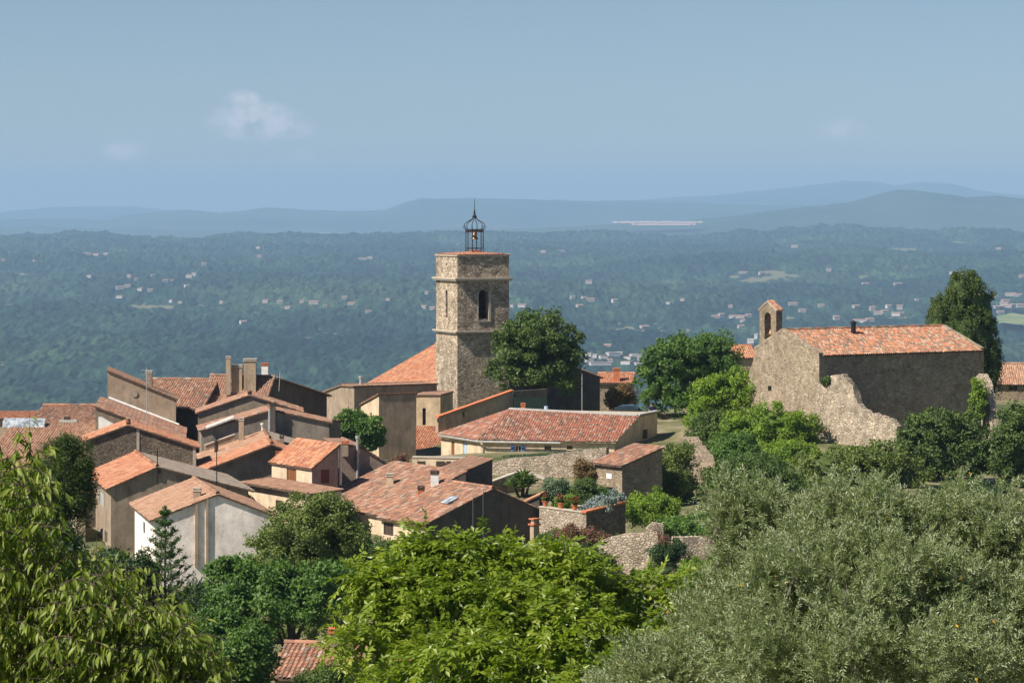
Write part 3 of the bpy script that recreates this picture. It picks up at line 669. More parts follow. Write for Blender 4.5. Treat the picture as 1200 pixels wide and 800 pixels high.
# ------------------------------------------------------------------ BELL TOWER
def tower():
    fr = Frame(536, 280, 22.6); W_ = fr.tu(596.5); D_ = fr.tv(511); zt = fr.z(299.5, 0, 0); z0 = fr.z(522, 0, 0); zc1 = fr.z(327.5, 0, 0); zc2 = fr.z(389.5, 0, 0)
    root = thing('bell_tower', 'tall square stone bell tower with iron bell cage on top, standing before the church', 'tower', fr.pt(W_ / 2, D_ / 2, z0))
    h = (fr.tu(561), fr.tu(572.5), fr.z(374, 0, 0), fr.z(346, 0, 0)); hw = h[1] - h[0]
    faces = {'F': (fr.xy(0, 0), fr.u, W_), 'L': (fr.xy(0, D_), -fr.v, D_), 'R': (fr.xy(W_, 0), fr.v, D_), 'B': (fr.xy(W_, D_), -fr.u, W_)}
    mb = MB()
    for k, (O, d, L) in faces.items():
        c0 = (h[0] + h[1]) / 2 * L / W_ if k in 'FB' else L * .5; hh = hw * (.5 if k in 'FB' else .26)
        zb = h[2] if k in 'FB' else fr.z(373, 0, 0); zs = h[3] if k in 'FB' else fr.z(343.5, 0, 0)
        # arched hole: stepped slices of the arch head
        N = 8; holes = []; edges = [c0 - hh * math.cos(math.pi * i / N) for i in range(N + 1)]
        for i in range(N):
            tm = (edges[i] + edges[i + 1]) / 2; zz = zs + math.sqrt(max(0, hh * hh - (tm - c0) ** 2)); holes.append((edges[i], edges[i + 1], zb, zz))
        wall_face(mb, O, d, [(0, zt), (L, zt)], z0 - 3, [], 0) if False else None
        d2 = np.array(d); nr = np.array([d2[1], -d2[0]])
        def p(t, z, q=0.0): r = np.array(O) + d2 * t - nr * q; return (r[0], r[1], z)
        mt = 0
        a, b = holes[0][0], holes[-1][1]
        mb.quad(p(0, z0 - 3), p(a, z0 - 3), p(a, zt), p(0, zt), mt); mb.quad(p(b, z0 - 3), p(L, z0 - 3), p(L, zt), p(b, zt), mt)
        for (x0, x1, y0, y1) in holes:
            mb.quad(p(x0, z0 - 3), p(x1, z0 - 3), p(x1, y0), p(x0, y0), mt)
            e0 = zs + math.sqrt(max(0, hh * hh - (x0 - c0) ** 2)); e1 = zs + math.sqrt(max(0, hh * hh - (x1 - c0) ** 2))
            mb.quad(p(x0, e0), p(x1, e1), p(x1, zt), p(x0, zt), mt); mb.quad(p(x0, e0), p(x0, e0, .8), p(x1, e1, .8), p(x1, e1), mt)
            mb.quad(p(x0, y0), p(x1, y0), p(x1, y0, .8), p(x0, y0, .8), mt)
        mb.quad(p(a, zb), p(a, zb, .8), p(a, zs, .8), p(a, zs), mt); mb.quad(p(b, zb), p(b, zs), p(b, zs, .8), p(b, zb, .8), mt)
    # belfry floor and inner dark lining
    ip = [fr.pt(.85, .85, zc2 + .3), fr.pt(W_ - .85, .85, zc2 + .3), fr.pt(W_ - .85, D_ - .85, zc2 + .3), fr.pt(.85, D_ - .85, zc2 + .3)]
    mb.quad(*ip, 0)
    # every face shows the same masonry; light decides
    wl = mb.build('wall', 'st_tower_pale', root)
    # cornices
    for i, (zc, o_, hgt) in enumerate(((zc1, .24, .3), (zc2, .2, .26))):
        c = MB(); q = [fr.pt(-o_, -o_, zc - hgt / 2), fr.pt(W_ + o_, -o_, zc - hgt / 2), fr.pt(W_ + o_, D_ + o_, zc - hgt / 2), fr.pt(-o_, D_ + o_, zc - hgt / 2)]
        c.hexa(q + [(a, b, z + hgt * .45) for a, b, z in q])
        o2 = o_ + .09; q = [fr.pt(-o2, -o2, zc - hgt * .04), fr.pt(W_ + o2, -o2, zc - hgt * .04), fr.pt(W_ + o2, D_ + o2, zc - hgt * .04), fr.pt(-o2, D_ + o2, zc - hgt * .04)]
        c.hexa(q + [(a, b, z + hgt * .5) for a, b, z in q]); c.build('cornice', 'trim_stone', root)
    # window surround (front) and bell inside
    s = MB(); O, d, L = faces['F']; 
    panel(s, O, d, h[1] + .02, h[1] + .24, h[2] - .2, h[3] + .3, -.05, .05); panel(s, O, d, h[0] - .1, h[1] + .24, h[2] - .28, h[2] - .201, -.07, .05); panel(s, O, d, h[0] - .16, h[0] - .02, h[2] - .2, h[3] + .3, -.03, .05)
    s.build('window_surround', 'trim_stone', root)
    b = MB(); c = fr.pt((h[0] + h[1]) / 2, 1.8, h[2] + .5); b.lathe(c, [(0, 1.15), (.16, 1.12), (.26, .9), (.33, .45), (.5, .05), (.52, 0), (.3, .02)], 16); b.tube([(c[0], c[1], c[2] + 1.1), (c[0], c[1], c[2] + 1.8)], .05)
    b.build('bell', 'bronze', root, True)
    m = MB(); O, d, L = faces['F']; t = fr.tu(565); z = fr.z(309, 0, 0); panel(m, O, d, t - .18, t + .18, z - .09, z + .1, -.04, .05); m.build('plaque', 'flash', root)
    m = MB(); O, d, L = faces['L']; panel(m, O, d, L * .48, L * .48 + .22, fr.z(311.5, 0, 0), fr.z(308.5, 0, 0), -.003, .05); m.build('vent', 'void', root)
    # shallow tiled cap
    o_ = .1; ze = zt + .08; za = zt + .3; cc = fr.pt(W_ / 2, D_ / 2, za); co = [fr.pt(-o_, -o_, ze), fr.pt(W_ + o_, -o_, ze), fr.pt(W_ + o_, D_ + o_, ze), fr.pt(-o_, D_ + o_, ze)]
    rt = MB(); sb = MB(); dirs = [(*fr.u, 0), (*fr.v, 0), (*fr.u, 0), (*fr.v, 0)]
    for i in range(4): roof_poly(rt, sb, [co[i], co[(i + 1) % 4], cc], dirs[i], RNG, tk=.1)
    q = [(a, b_, z - .16) for a, b_, z in co]; sb.hexa(q + [(a, b_, z - .105) for a, b_, z in co])
    rf = rt.build('roof', 'ti_orange', root); sb.build('eave', 'trim_stone', rf)
    # iron campanile
    it = thing('bell_cage', 'open wrought iron cage with small bell and spire on top of the bell tower', 'bell cage', cc)
    it['label'] = 'wrought iron cage with curved ribs and tall spike, standing on the tower roof'
    f = MB(); Cx, Cy = cc[0], cc[1]; zb_ = za - .2; px = 280 / FPX; hz_ = lambda py: -(py - HY) / FPX * 283
    ccx = ((556 - CX) / FPX) * 283; Cx = ccx; Rr = .88; posts = []
    for i in range(6):
        t = i * math.pi / 3 + .3; x, y = Cx + Rr * math.cos(t), Cy + Rr * math.sin(t); posts.append((x, y)); f.tube([(x, y, zb_ - .35), (x, y, hz_(269))], .045, 6)
    for z, rr in ((hz_(291), .045), (hz_(270.5), .06), (hz_(269), .04)):
        for i in range(6): a, b2 = posts[i], posts[(i + 1) % 6]; f.tube([(a[0], a[1], z), (b2[0], b2[1], z)], rr, 6)
    f.build('frame', 'iron', it)
    r_ = MB()
    for i in range(6):
        t = i * math.pi / 3 + .3; pts = []
        for (r, py) in ((.88, 269), (1.04, 265.5), (1.0, 262.5), (.78, 260.3), (.5, 258.6), (.24, 256.6), (.12, 254)): pts.append((Cx + r * math.cos(t), Cy + r * math.sin(t), hz_(py)))
        r_.tube(pts, .035, 6)
        pts = [(Cx + r * math.cos(t), Cy + r * math.sin(t), hz_(py)) for r, py in ((.92, 269), (1.1, 268), (1.2, 266), (1.14, 264.6), (1.06, 265.2))]; r_.tube(pts, .022, 5)
    r_.build('rib', 'iron', it)
    s_ = MB(); s_.lathe((Cx, Cy, hz_(256)), [(.06, 0), (.22, .12), (.22, .22), (.1, .38), (.09, .6), (.035, .9), (.02, 1.9)], 10); s_.build('spire', 'iron', it)
    b = MB(); b.lathe((Cx, Cy, hz_(280.5)), [(0, .74), (.12, .72), (.2, .55), (.26, .25), (.38, .04), (.39, 0), (.2, .02)], 14); b.tube([(Cx - .9, Cy, hz_(271.5)), (Cx + .9, Cy, hz_(271.5))], .07, 6); b.build('bell', 'bronze', it, True)
    k = MB(); k.box((Cx, Cy, za - .25), .9, .9, .42, fr.th); k.build('base', 'terracotta', it)
tower()
# ------------------------------------------------------------------ village houses (far to near)
H = house
def facemat(root, fr, side, mat):
    w = [c for c in root.children if c.name.startswith('wall')][0]; me = w.data; me.materials.append(MATS[mat]); i = len(me.materials) - 1; n = Vector((-fr.u[0], -fr.u[1], 0)) if side == 'L' else Vector((fr.u[1], -fr.u[0], 0))
    for p in me.polygons:
        if p.normal.dot(n) > .8: p.material_index = i
# low valley-side house behind, between the round trees
r, *_ , ro = H('house', 'small bright orange roof with square chimney between the church gable and broad green tree', 701, 325, -4, rx=741, Dp=7, axis='v', prof=[('0', 447.5), ('.5', 437), ('1', 444)], base=495, wm='st_mid', rm='ti_orange',
  ops=[('F', 716, 460, 722, 468, 'dark'), ('F', 728, 460, 733, 468, 'dark')])
chimney(ro, 718, 727, 431, 446, 325, 'terracotta')
r, *_ , ro = H('house', 'low house with pinkish tiled roof at the right edge, behind the cypress', 1168, 280, -3, rx=1260, Dp=6, axis='v', prof=[('0', 448), ('.5', 426), ('1', 440)], base=480, wm='st_mid', rm='ti_tan',
  ops=[('F', 1182, 451, 1192, 457, 'dark')])
r, *_ , ro = H('house', 'roof end with orange tiles peeping out between the big green tree and the chapel gable', 862, 300, 5, rx=885, Dp=6, axis='v', prof=[('0', 418), ('.5', 405), ('1', 412)], base=470, wm='pl_tan', rm='ti_orange')

# chapel
def chapel():
    root, fr, Wd, Dp, pr, ro = H('chapel', 'old stone chapel with long speckled orange roof and sunlit gable, right side', 960, 240, 31, rx=1153, lx=884, axis='v',
        prof=[('0', 415), (916, 386.5), ('1', 408.5)], base=530, wm='st_chapel', rm='ti_chapel', eo=.22, vo=-.32, ops=[('L', 900, 452, 904, 458, 'dark')])
    for tt_ in (0, Wd - .42):
        cp = MB()
        for (c0, za), (c1, zc) in zip(pr, pr[1:]):
            A_ = [fr.pt(tt_ - .02, c0, za - .14), fr.pt(tt_ + .44, c0, za - .14), fr.pt(tt_ + .44, c1, zc - .14), fr.pt(tt_ - .02, c1, zc - .14)]
            cp.hexa(A_ + [(a, b, z + .26) for a, b, z in A_])
        cp.build('gable_coping', 'st_chapel', root)
    # flared foot of the gable wall
    m = MB(); a = fr.pt(-.001, Dp, 0); O = fr.xy(0, Dp)
    zt = -(409 - HY) / FPX * O[1]; z0 = fr.z(530, 0, 0)
    pts = [(0, zt - .6), (.5, zt - 1.4), (1.1, zt - 2.1), (1.7, zt - 3.0), (2.6, zt - 4.2), (2.6, z0 - 1)]
    d = np.array([-.35, .94]); n = np.array([fr.v[1], -fr.v[0]]) * 0
    V = []; F = []
    for i, (t, z) in enumerate(pts):
        q = O + d * t
        V += [(q[0], q[1], z), (q[0], q[1], z0 - 1.5), (q[0] + .7 * fr.u[0], q[1] + .7 * fr.u[1], z), (q[0] + .7 * fr.u[0], q[1] + .7 * fr.u[1], z0 - 1.5)]
    for i in range(len(pts) - 1):
        b = i * 4; F += [[b, b + 4, b + 5, b + 1], [b, b + 2, b + 6, b + 4], [b + 2, b + 3, b + 7, b + 6]]
    m.add(V, F); m.build('buttress', 'st_chapel', root)
    # bellcote standing on the gable: slab with arched opening, small double-pitched tile cap
    s1 = fr.tv(909, 0) ; s0 = s1; sL = fr.tv(889.5, 0); zb = fr.z(412, 0, s1); ze = fr.z(364, 0, s1); zp = fr.z(354, 0, (s1 + sL) / 2); wt = .62
    b = MB(); L = sL - s0; N = 8
    def q(s, t, z): return fr.pt(t + .05, s0 + s, z)
    for (sa, sb_) in ((0, L * .3), (L * .7, L)):
        b.hexa([q(sa, 0, zb - 1), q(sa, wt, zb - 1), q(sb_, wt, zb - 1), q(sb_, 0, zb - 1), q(sa, 0, ze - .3), q(sa, wt, ze - .3), q(sb_, wt, ze - .3), q(sb_, 0, ze - .3)])
    sp = ze - .65; c = L / 2; hw = L * .2
    b.hexa([q(L * .3, .002, zb - 1), q(L * .3, wt - .002, zb - 1), q(L * .67, wt - .002, zb - 1), q(L * .67, .002, zb - 1), q(L * .33, .002, zb + .5), q(L * .33, wt - .002, zb + .5), q(L * .67, wt - .002, zb + .5), q(L * .67, .002, zb + .5)])
    def pk(s): return ze + (zp - ze) * (1 - abs(s - c) / c)
    ss = [0] + [c - hw * math.cos(math.pi * i / N) for i in range(N + 1)] + [L]
    for i, (x0, x1) in enumerate(zip(ss, ss[1:])):
        f = lambda s: sp + math.sqrt(max(0, hw * hw - (s - c) ** 2)) if abs(s - c) <= hw + 1e-6 else ze - .3
        if i == 0: lo0 = lo1 = ze - .3
        elif i == len(ss) - 2: lo0 = lo1 = ze - .3
        else: lo0, lo1 = f(x0), f(x1)
        b.hexa([q(x0, 0, lo0), q(x0, wt, lo0), q(x1, wt, lo1), q(x1, 0, lo1), q(x0, 0, pk(x0)), q(x0, wt, pk(x0)), q(x1, wt, pk(x1)), q(x1, 0, pk(x1))])
    bc = b.build('bellcote', 'st_mid', root)
    tl = MB(); sl = MB()
    for (sa, sb_) in ((-.12, c), (L + .12, c)):
        za = ze - .08; roof_poly(tl, sl, [q(sa, -.06, za + .12), q(sa, wt + .06, za + .12), q(sb_, wt + .06, zp + .14), q(sb_, -.06, zp + .14)], (*fr.u, 0), RNG, tk=.1)
    tl.build('bellcote_roof', 'ti_mixed', bc); sl.build('bellcote_eave', 'trim_stone', bc)
    g_ = MB(); g_.lathe(q(c, wt / 2, zb + 1.3), [(0, .55), (.12, .5), (.2, .2), (.3, 0), (.1, .02)], 10); g_.tube([q(c, wt / 2, zb + 1.8), q(c, wt / 2, sp + .3)], .04, 6); g_.build('bell', 'bronze', bc, True)
    # black flue near the ridge
    x = P(1000, 385, 247); m = MB(); m.tube([x + Vector((0, 0, -.9)), x + Vector((0, 0, .45))], .22, 10); m.lathe((x.x, x.y, x.z + .45), [(.29, 0), (.29, .08), (.05, .25)], 10); m.build('flue', 'iron', ro)
chapel()

def ruin_wall(name, label, A, B, tops, zb, th=.8, mat='st_ruin', rough=.12, cat='wall', n=60, wob=.22):
    """free-standing broken wall from A to B (xy), tops = [(0..1, z)], with a ragged crest"""
    A = np.array(A); B = np.array(B); d = (B - A) / np.linalg.norm(B - A); nr = np.array([d[1], -d[0]]); L = np.linalg.norm(B - A); m = MB(); V = []; rows = 9
    tt = np.linspace(0, 1, n); zt = np.interp(tt, [t[0] for t in tops], [t[1] for t in tops]) + (vnoise(tt * L * 2.2, tt * 0, 5) - .5) * rough * 4 + RNG.normal(0, rough * .5, n)
    for sgn in (1, -1):
        for j in range(rows + 1):
            f = j / rows; z = zb + (zt - zb) * f; o = th / 2 * (1.15 - .3 * f) + (vnoise(tt * L * 2, z * 1.5, 8) - .5) * wob
            xy = A[None] + d[None] * (tt * L)[:, None] + nr[None] * (sgn * o)[:, None]; V.append(np.column_stack([xy, z]))
    V = np.concatenate(V); F = []; S = n * (rows + 1)
    for s in (0, S):
        for j in range(rows):
            for i in range(n - 1):
                a = s + j * n + i; F.append([a, a + 1, a + n + 1, a + n] if s == 0 else [a + 1, a, a + n, a + n + 1])
    for i in range(n - 1): a = rows * n + i; F.append([a, a + 1, S + a + 1, S + a])
    for j in range(rows):
        for e in (0, n - 1): a = j * n + e; F.append([a, a + n, S + a + n, S + a])
    m.add(V, F); root = Vector((*((A + B) / 2), zb)); m.V = [v - np.array(root) for v in m.V]; o = m.build(name, mat); o.location = root
    return tag(o, label, cat)
def zat(py, Y): return -(py - HY) / FPX * Y
# ruined wall leaning out from the chapel corner
A = np.array([(958 - CX) / FPX * 240.2, 239.6]); B = np.array([(1054 - CX) / FPX * 234, 234.0]); Lr = 1
tops = []
for px, py in ((958, 446), (965, 449), (972, 444), (980, 441), (988, 440), (997, 446), (1003, 455), (1009, 470), (1015, 480), (1022, 485), (1034, 486), (1044, 488), (1049, 493), (1054, 499)):
    f = (px - 958) / 96; tops.append((f, zat(py, 239.6 - 5.6 * f)))
ruin_wall('ruined_wall', 'ragged pale ruined stone wall stepping down from the chapel corner', A, B, tops, -21.5, .8)
A = np.array([(1147 - CX) / FPX * 236, 236.0]); B = np.array([(1176 - CX) / FPX * 231, 231.0])
ruin_wall('ruined_wall', 'narrow broken stone pier overgrown with ivy at the right end of the chapel', A, B, [(0, zat(440, 236)), (.2, zat(437, 235)), (.45, zat(452, 234)), (.6, zat(478, 233)), (.8, zat(520, 232)), (1, zat(560, 231))], -23, .7)

# blue-shutter house
def blue_house():
    z = zat(516, 238); R = P(720, 516, 238); M = P(563, 513.5, abs(z) * FPX / (513.5 - HY)); Lp = P(517, 506.5, abs(z) * FPX / (506.5 - HY))
    T = P(770, 488, 247.5); d = (T.xy - R.xy); d.normalize(); k = (747 - CX) / FPX; s = (k * R.y - R.x) / (d.x - k * d.y); Rr = Vector((R.x + d.x * s, R.y + d.y * s, -(487 - HY) / FPX * (R.y + d.y * s)))
    pl = plane_of(M, R, Rr); Rl = onplane(597, 479.5, pl)
    root = thing('house', 'long low stone house with red speckled roof and blue shutters below the bell tower', 'house', ((M.x + R.x) / 2, (M.y + R.y) / 2 + 3, zat(536, 239)))
    zb = zat(545, 240); m = MB()
    T.z = Rr.z + .02
    def seg(A, B, prof, ops):
        A = np.array(A.xy); B = np.array(B.xy); dd = B - A; L = np.linalg.norm(dd); dd = dd / L; holes = []; td = []
        for (x0, y0, x1, y1, kind) in ops:
            k0 = (x0 - CX) / FPX; k1 = (x1 - CX) / FPX; a = (k0 * A[1] - A[0]) / (dd[0] - k0 * dd[1]); b = (k1 * A[1] - A[0]) / (dd[0] - k1 * dd[1]); Ym = (A + dd * (a + b) / 2)[1]
            h = (a, b, zat(y1, Ym), zat(y0, Ym)); holes.append(h); td.append((A, dd, h, kind))
        wall_face(m, A, dd, [(t * L, zz) for t, zz in prof], zb, holes); return td
    w = .1; sh = lambda p, q: p + (q - p).normalized() * 0
    td = seg(Lp, M, [(0, z - w), (1, z - w)], [(529, 517.5, 532.5, 533, 'brown'), (542.5, 517, 548, 533, 'pale')])
    td += seg(M, R, [(0, z - w), (1, z - w)], [(603, 521.5, 611, 533.5, 'winblue'), (638, 522, 646, 527.5, 'dark'), (664, 522, 671, 526.5, 'dark')])
    LT = (T.xy - R.xy).length; td += seg(R, T, [(0, z - w), (s / LT, Rr.z - w), (1, T.z - w)], [(753, 503, 759, 514, 'darkdoor')])
    back = [(Rl, T), (T, T)]
    A_, B_ = np.array(T.xy), np.array(Rl.xy); m.quad((*A_, zb), (*B_, zb), (*B_, Rl.z), (*A_, T.z)); m.quad((*B_, zb), (Lp.x, Lp.y, zb), (Lp.x, Lp.y, z - w), (*B_, Rl.z))
    m.build('wall', 'pl_cream', root)
    for (O, dd, h, kind) in td: opening_part(root, O, dd, h, kind)
    rt = MB(); sb = MB(); ed = (R - M).normalized(); upp = (pl[1].cross(ed)); upp = upp if upp.z > 0 else -upp
    e = upp * -.35; roof_poly(rt, sb, [M + e, R + e + ed * .15, Rr + ed * .15, Rl], ed, RNG)
    pl2 = plane_of(Lp, M, Rl); ed2 = (M - Lp).normalized(); n2 = pl2[1]; up2 = n2.cross(ed2); up2 = up2 if up2.z > 0 else -up2
    roof_poly(rt, sb, [Lp + up2 * -.3 - ed2 * .1, M + up2 * -.3, Rl], ed2, RNG)
    ro = rt.build('roof', 'ti_red', root); sb.build('eave', 'eave_cream', root)
    # gutter and flashing coping along the top
    gm = MB(); gm.tube([M + e * 1.25 + Vector((0, 0, -.12)), (M + R) / 2 + ed * 1.2 + e * 1.25 + Vector((0, 0, -.12))], .08, 6); gm.tube([Lp - up2 * .36 - Vector((0, 0, .12)), M + e * 1.25 + Vector((0, 0, -.12))], .08, 6)
    q = M + e * 1.25; gm.tube([q + Vector((.3, 0, -.15)), q + Vector((.3, .3, -.5)), q + Vector((.3, .33, -3))], .05, 6); gm.build('gutter', 'zinc', root)
    c = MB()
    for a, b in ((Rl, Rr), (Rr, T)):
        dv = (b - a).normalized(); sd = Vector((-dv.y, dv.x, 0)).normalized() * .22; up = Vector((0, 0, .14))
        c.hexa([a - sd, b - sd, b + sd, a + sd, a - sd + up, b - sd + up, b + sd + up, a + sd + up])
    c.build('coping', 'flash', root)
    # flat fill between roof and lane (terrace strip)
    f = MB(); f.tri(Rr - Vector((0, 0, .03)), T - Vector((0, 0, .03)), Rl - Vector((0, 0, .03))); f.build('terrace', 'gravel', root)
    chimney(ro, 610, 616, 472, 484, 246.5, 'terracotta')
    m = MB(); x = P(640, 482, 246.3); m.tube([x, x + Vector((0, 0, .45))], .16, 8); m.build('vent_pipe', 'shutter_pale', ro)
blue_house()

# simple free walls with coping
def low_wall(name, label, a, b, zb, th=.4, mat='st_wall', cope=None, cat='wall', parent=None, ch=.12):
    """a, b = (px, py_top, Y)"""
    A = P(*a); B = P(*b); d = (B - A); d.z = 0; d.normalize(); n = Vector((d.y, -d.x, 0)) * th / 2; m = MB()
    q = [A - n * -1, B + n, B - n, A - n]
    lo = [Vector((v.x, v.y, zb)) for v in q]; m.hexa([tuple(v) for v in lo] + [tuple(v) for v in q]); root = thing(name, label, cat, ((A.x + B.x) / 2, (A.y + B.y) / 2, zb))
    m.build('wall_body', mat, root)
    if cope:
        c = MB(); n2 = n * 1.35; up = Vector((0, 0, ch)); dz = Vector((0, 0, .003)); q = [A + n2 + dz, B + n2 + dz, B - n2 + dz, A - n2 + dz]
        c.hexa([tuple(v) for v in q] + [tuple(v + up) for v in q]); c.build('coping', cope, root)
    return root
w = low_wall('lane_wall', 'long tan rendered wall with terracotta coping climbing to the right above the red roof', (512, 489, 258), (600, 458, 262), zat(520, 258), .5, 'pl_tan', 'terracotta')
m = MB()
for px, py in ((545, 485), (515.5, 492)):
    p = P(px, py, 257.9 + (px - 512) / 88 * 4); m.tube([p + Vector((0, -.28, 0)), p + Vector((0, -.34, 0))], .27, 12); 
m.build('round_vent', 'wood_dark', w)
low_wall('lane_wall', 'low dark wall running in front of the church gable', (601, 458, 262.5), (640, 455.5, 264), zat(500, 262), .4, 'pl_dark')
w = low_wall('garden_screen', 'dark green mesh fence below the big round tree', (603, 465, 260.5), (641, 466, 261.5), zat(490, 260), .06, 'copper_green'); w['category'] = 'fence'
low_wall('low_wall', 'low pale wall on the grass beside the parked car', (768, 485.5, 268), (828, 486, 270), zat(500, 268), .5, 'st_wall', 'trim_stone')
ruin_wall('retaining_wall', 'broad pale dry stone retaining wall under the blue shuttered house', np.array([(574 - CX) / FPX * 222, 222.0]), np.array([(712 - CX) / FPX * 219, 219.0]),
          [(0, zat(543, 222)), (.12, zat(538, 222)), (.35, zat(535, 221)), (.6, zat(531, 220)), (.85, zat(526, 219)), (1, zat(524, 219))], zat(575, 222), .8, 'st_wall', .04, wob=.07)
# hip-high ramp wall in front of it
low_wall('ramp_wall', 'narrow sloping wall with pale coping rising left behind the spiky plant', (573, 566, 208), (612, 552, 209.5), zat(590, 208), .35, 'st_mid', 'trim_stone')
low_wall('ramp_wall', 'thin pale wall descending right behind the spiky plant', (613, 552, 209.5), (650, 566, 208), zat(590, 208), .35, 'st_mid', 'trim_stone')
# small stone outhouse
r, fr, Wd, Dp, pr, ro = H('outhouse', 'small stone outhouse with sloping orange roof, right of the retaining wall', 729, 200, 36, rx=776, lx=697, axis='u', prof=[(729, 544), (776, 523)], base=612,
  wm='st_mid', rm='ti_mixed', eo=.25, vo=.2, ops=[('L', 710.5, 570.5, 718, 577, 'dark')], sidem=None)
m = MB(); O, d, L = fr.xy(0, Dp), -fr.v, Dp; k = (711 - CX) / FPX; a = (k * O[1] - O[0]) / (d[0] - k * d[1]); k = (717 - CX) / FPX; b = (k * O[1] - O[0]) / (d[0] - k * d[1])
panel(m, O, d, a, b, zat(560, 201.5), zat(554, 201.5), -.03, .02); m.build('plaque', 'white_paint', r)

# low orange roof and block walls left of the tower
H('lean_to', 'low lean-to with plain orange roof tucked against the foot of the bell tower', 452, 252, -8, rx=509.5, Dp=8.5, axis='v', prof=[('0', 530), ('1', 499)], base=548, wm='pl_tan', rm='ti_orange', vo=.05, eo=.25)
H('house', 'long dark house with low roof line running left of the church, pale rendered left end', 415, 264, 28, rx=512, lx=355, axis='v', prof=[('0', 452), ('.25', 451), ('1', 468)], base=520, wm='pl_brown', rm='ti_brown', eo=.1, vo=.12)
m = MB(); x = P(423, 452, 266); m.tube([x, x + Vector((0, 0, .7))], .16, 8); m.tube([x + Vector((0, 0, .7)), x + Vector((0, 0, .9))], .22, 8)
tag(m.build('vent_pipe', 'zinc'), 'short grey vent pipe on the dark roof line left of the church', 'pipe')
_r = H('house', 'tall windowless brown block with thin orange roof edge beside the leafy bush', 444, 246, 24, rx=487.5, lx=423, axis='v', prof=[('0', 461.5), ('1', 473)], base=540, wm='pl_brown', rm='ti_orange', eo=.12, vo=.12)
H('house', 'narrow cream church annexe between the brown block and the bell tower', 488, 264, -12, rx=516, Dp=5, axis='u', prof=[(488, 462), (516, 462)], base=520, wm='pl_church', rm='ti_brown', eo=.1, vo=.1,
  ops=[('F', 495, 478, 499, 498, 'dark')])

facemat(_r[0], _r[1], 'L', 'pl_cream')
# top left group
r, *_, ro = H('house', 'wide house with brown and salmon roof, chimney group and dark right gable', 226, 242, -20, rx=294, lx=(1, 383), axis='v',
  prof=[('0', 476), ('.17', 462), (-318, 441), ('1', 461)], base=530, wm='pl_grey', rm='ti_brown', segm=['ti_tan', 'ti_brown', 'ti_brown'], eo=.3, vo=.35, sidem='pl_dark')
rq = ro
chimney(rq, 264.5, 271, 417, 440, 243.5, 'pl_tan', 'trim_stone', base_drop=1.6)
chimney(rq, 270.5, 285, 427, 440, 244, 'pl_tan', 'trim_stone', depth=.7, base_drop=1.6)
chimney(rq, 285, 301.5, 420, 440, 243.5, 'pl_tan', 'trim_stone', depth=.9, base_drop=1.6)
chimney(rq, 306, 315, 425, 438, 245, 'white_paint', 'terracotta', depth=.6)
m = MB(); x = P(327, 458, 243); m.tube([x, x + Vector((.1, 0, 1.6))], .04, 5); m.tube([x + Vector((.3, 0, 1.1)), x + Vector((-.5, 0, 1.2))], .03, 5)
for k in range(4): m.tube([x + Vector((-.4 + .22 * k, 0, .95)), x + Vector((-.4 + .22 * k, 0, 1.4))], .02, 4)
tag(m.build('antenna', 'zinc'), 'small grey television aerial on the dark gable right of the chimney group', 'antenna')
r, *_, ro = H('house', 'house with dark red mottled roof just right of the tall tan shed gable', 160, 240, -6, rx=236, Dp=9, axis='v', prof=[('0', 477), ('.7', 444), ('1', 447)], base=530, wm='pl_dark', rm='ti_mixed', eo=.3,
  ops=[('F', 209.5, 485, 214.5, 499, 'brown')])
r, fr, Wd, Dp, pr, ro = H('house', 'tall tan shed gable with roof edge sloping down right, top left of the village', 126, 234, 6, rx=206, Dp=4.5, axis='u', prof=[(126, 433.5), (206, 466.5)], base=530, wm='pl_tan', rm='ti_brown', eo=.15, vo=.12, sidem='pl_tan')
chimney(ro, 170.5, 179, 434, 452, 236, 'pl_brown', 'trim_stone')
m = MB(); p = P(156, 461, 233.6); p = Vector((p.x, fr.xy(fr.tu(156), 0)[1] - .01, fr.z(461, fr.tu(156), 0))); 
m.tube([p + Vector((0, .03, 0)), p + Vector((0, -.03, 0))], .3, 12); m.build('round_vent', 'pl_grey', r)
m = MB(); a = Vector(fr.pt(.1, -.08, fr.z(470, 0, 0))); b = Vector(fr.pt(Wd, -.08, fr.z(497, Wd, 0))); m.tube([a, b], .11, 6); m.build('flashing', 'flash', r)
r, fr, Wd, Dp, pr, ro = H('house', 'house with speckled orange roof sloping right at the foot of the tan shed gable', 112, 222, 6, rx=214, Dp=11.5, axis='u', prof=[(112, 476), (214, 513)], base=560, wm='pl_brown', rm='ti_mixed', eo=.2, vo=.1)
m = MB(); t0_ = fr.tu(127, Dp); a = Vector(fr.pt(t0_, Dp + .05, np.interp(t0_, [0, Wd], [pr[0][1], pr[1][1]]) + .12)); b = Vector(fr.pt(Wd - .4, Dp + .05, pr[1][1] + .14)); m.tube([a, b], .15, 6); m.build('flashing', 'white_paint', r)
r, *_, ro = H('house', 'house with plain orange roof at the upper left, stepped above the roof windows', 36, 246, -2, rx=121, Dp=6.5, axis='v', prof=[('0', 494), ('.95', 474.5), ('1', 475)], base=540, wm='pl_tan', rm='ti_mixed', eo=.3)
m = MB(); x = P(80, 493, 244.5)
m.box(x + Vector((0, 0, -.4)), 1.5, .6, .5); m.box(x + Vector((-.1, 0, .1)), .5, .4, .25, mat=1); tag(m.build('roof_vent', ['flash', 'wood_dark']), 'small pale vent box between the two left orange roofs', 'vent')
r, *_, ro = H('house', 'low bright orange roof cut off by the left edge of the picture', -40, 250, -2, rx=35, Dp=5, axis='v', prof=[('0', 490), ('1', 481.5)], base=540, wm='pl_tan', rm='ti_orange', eo=.3)
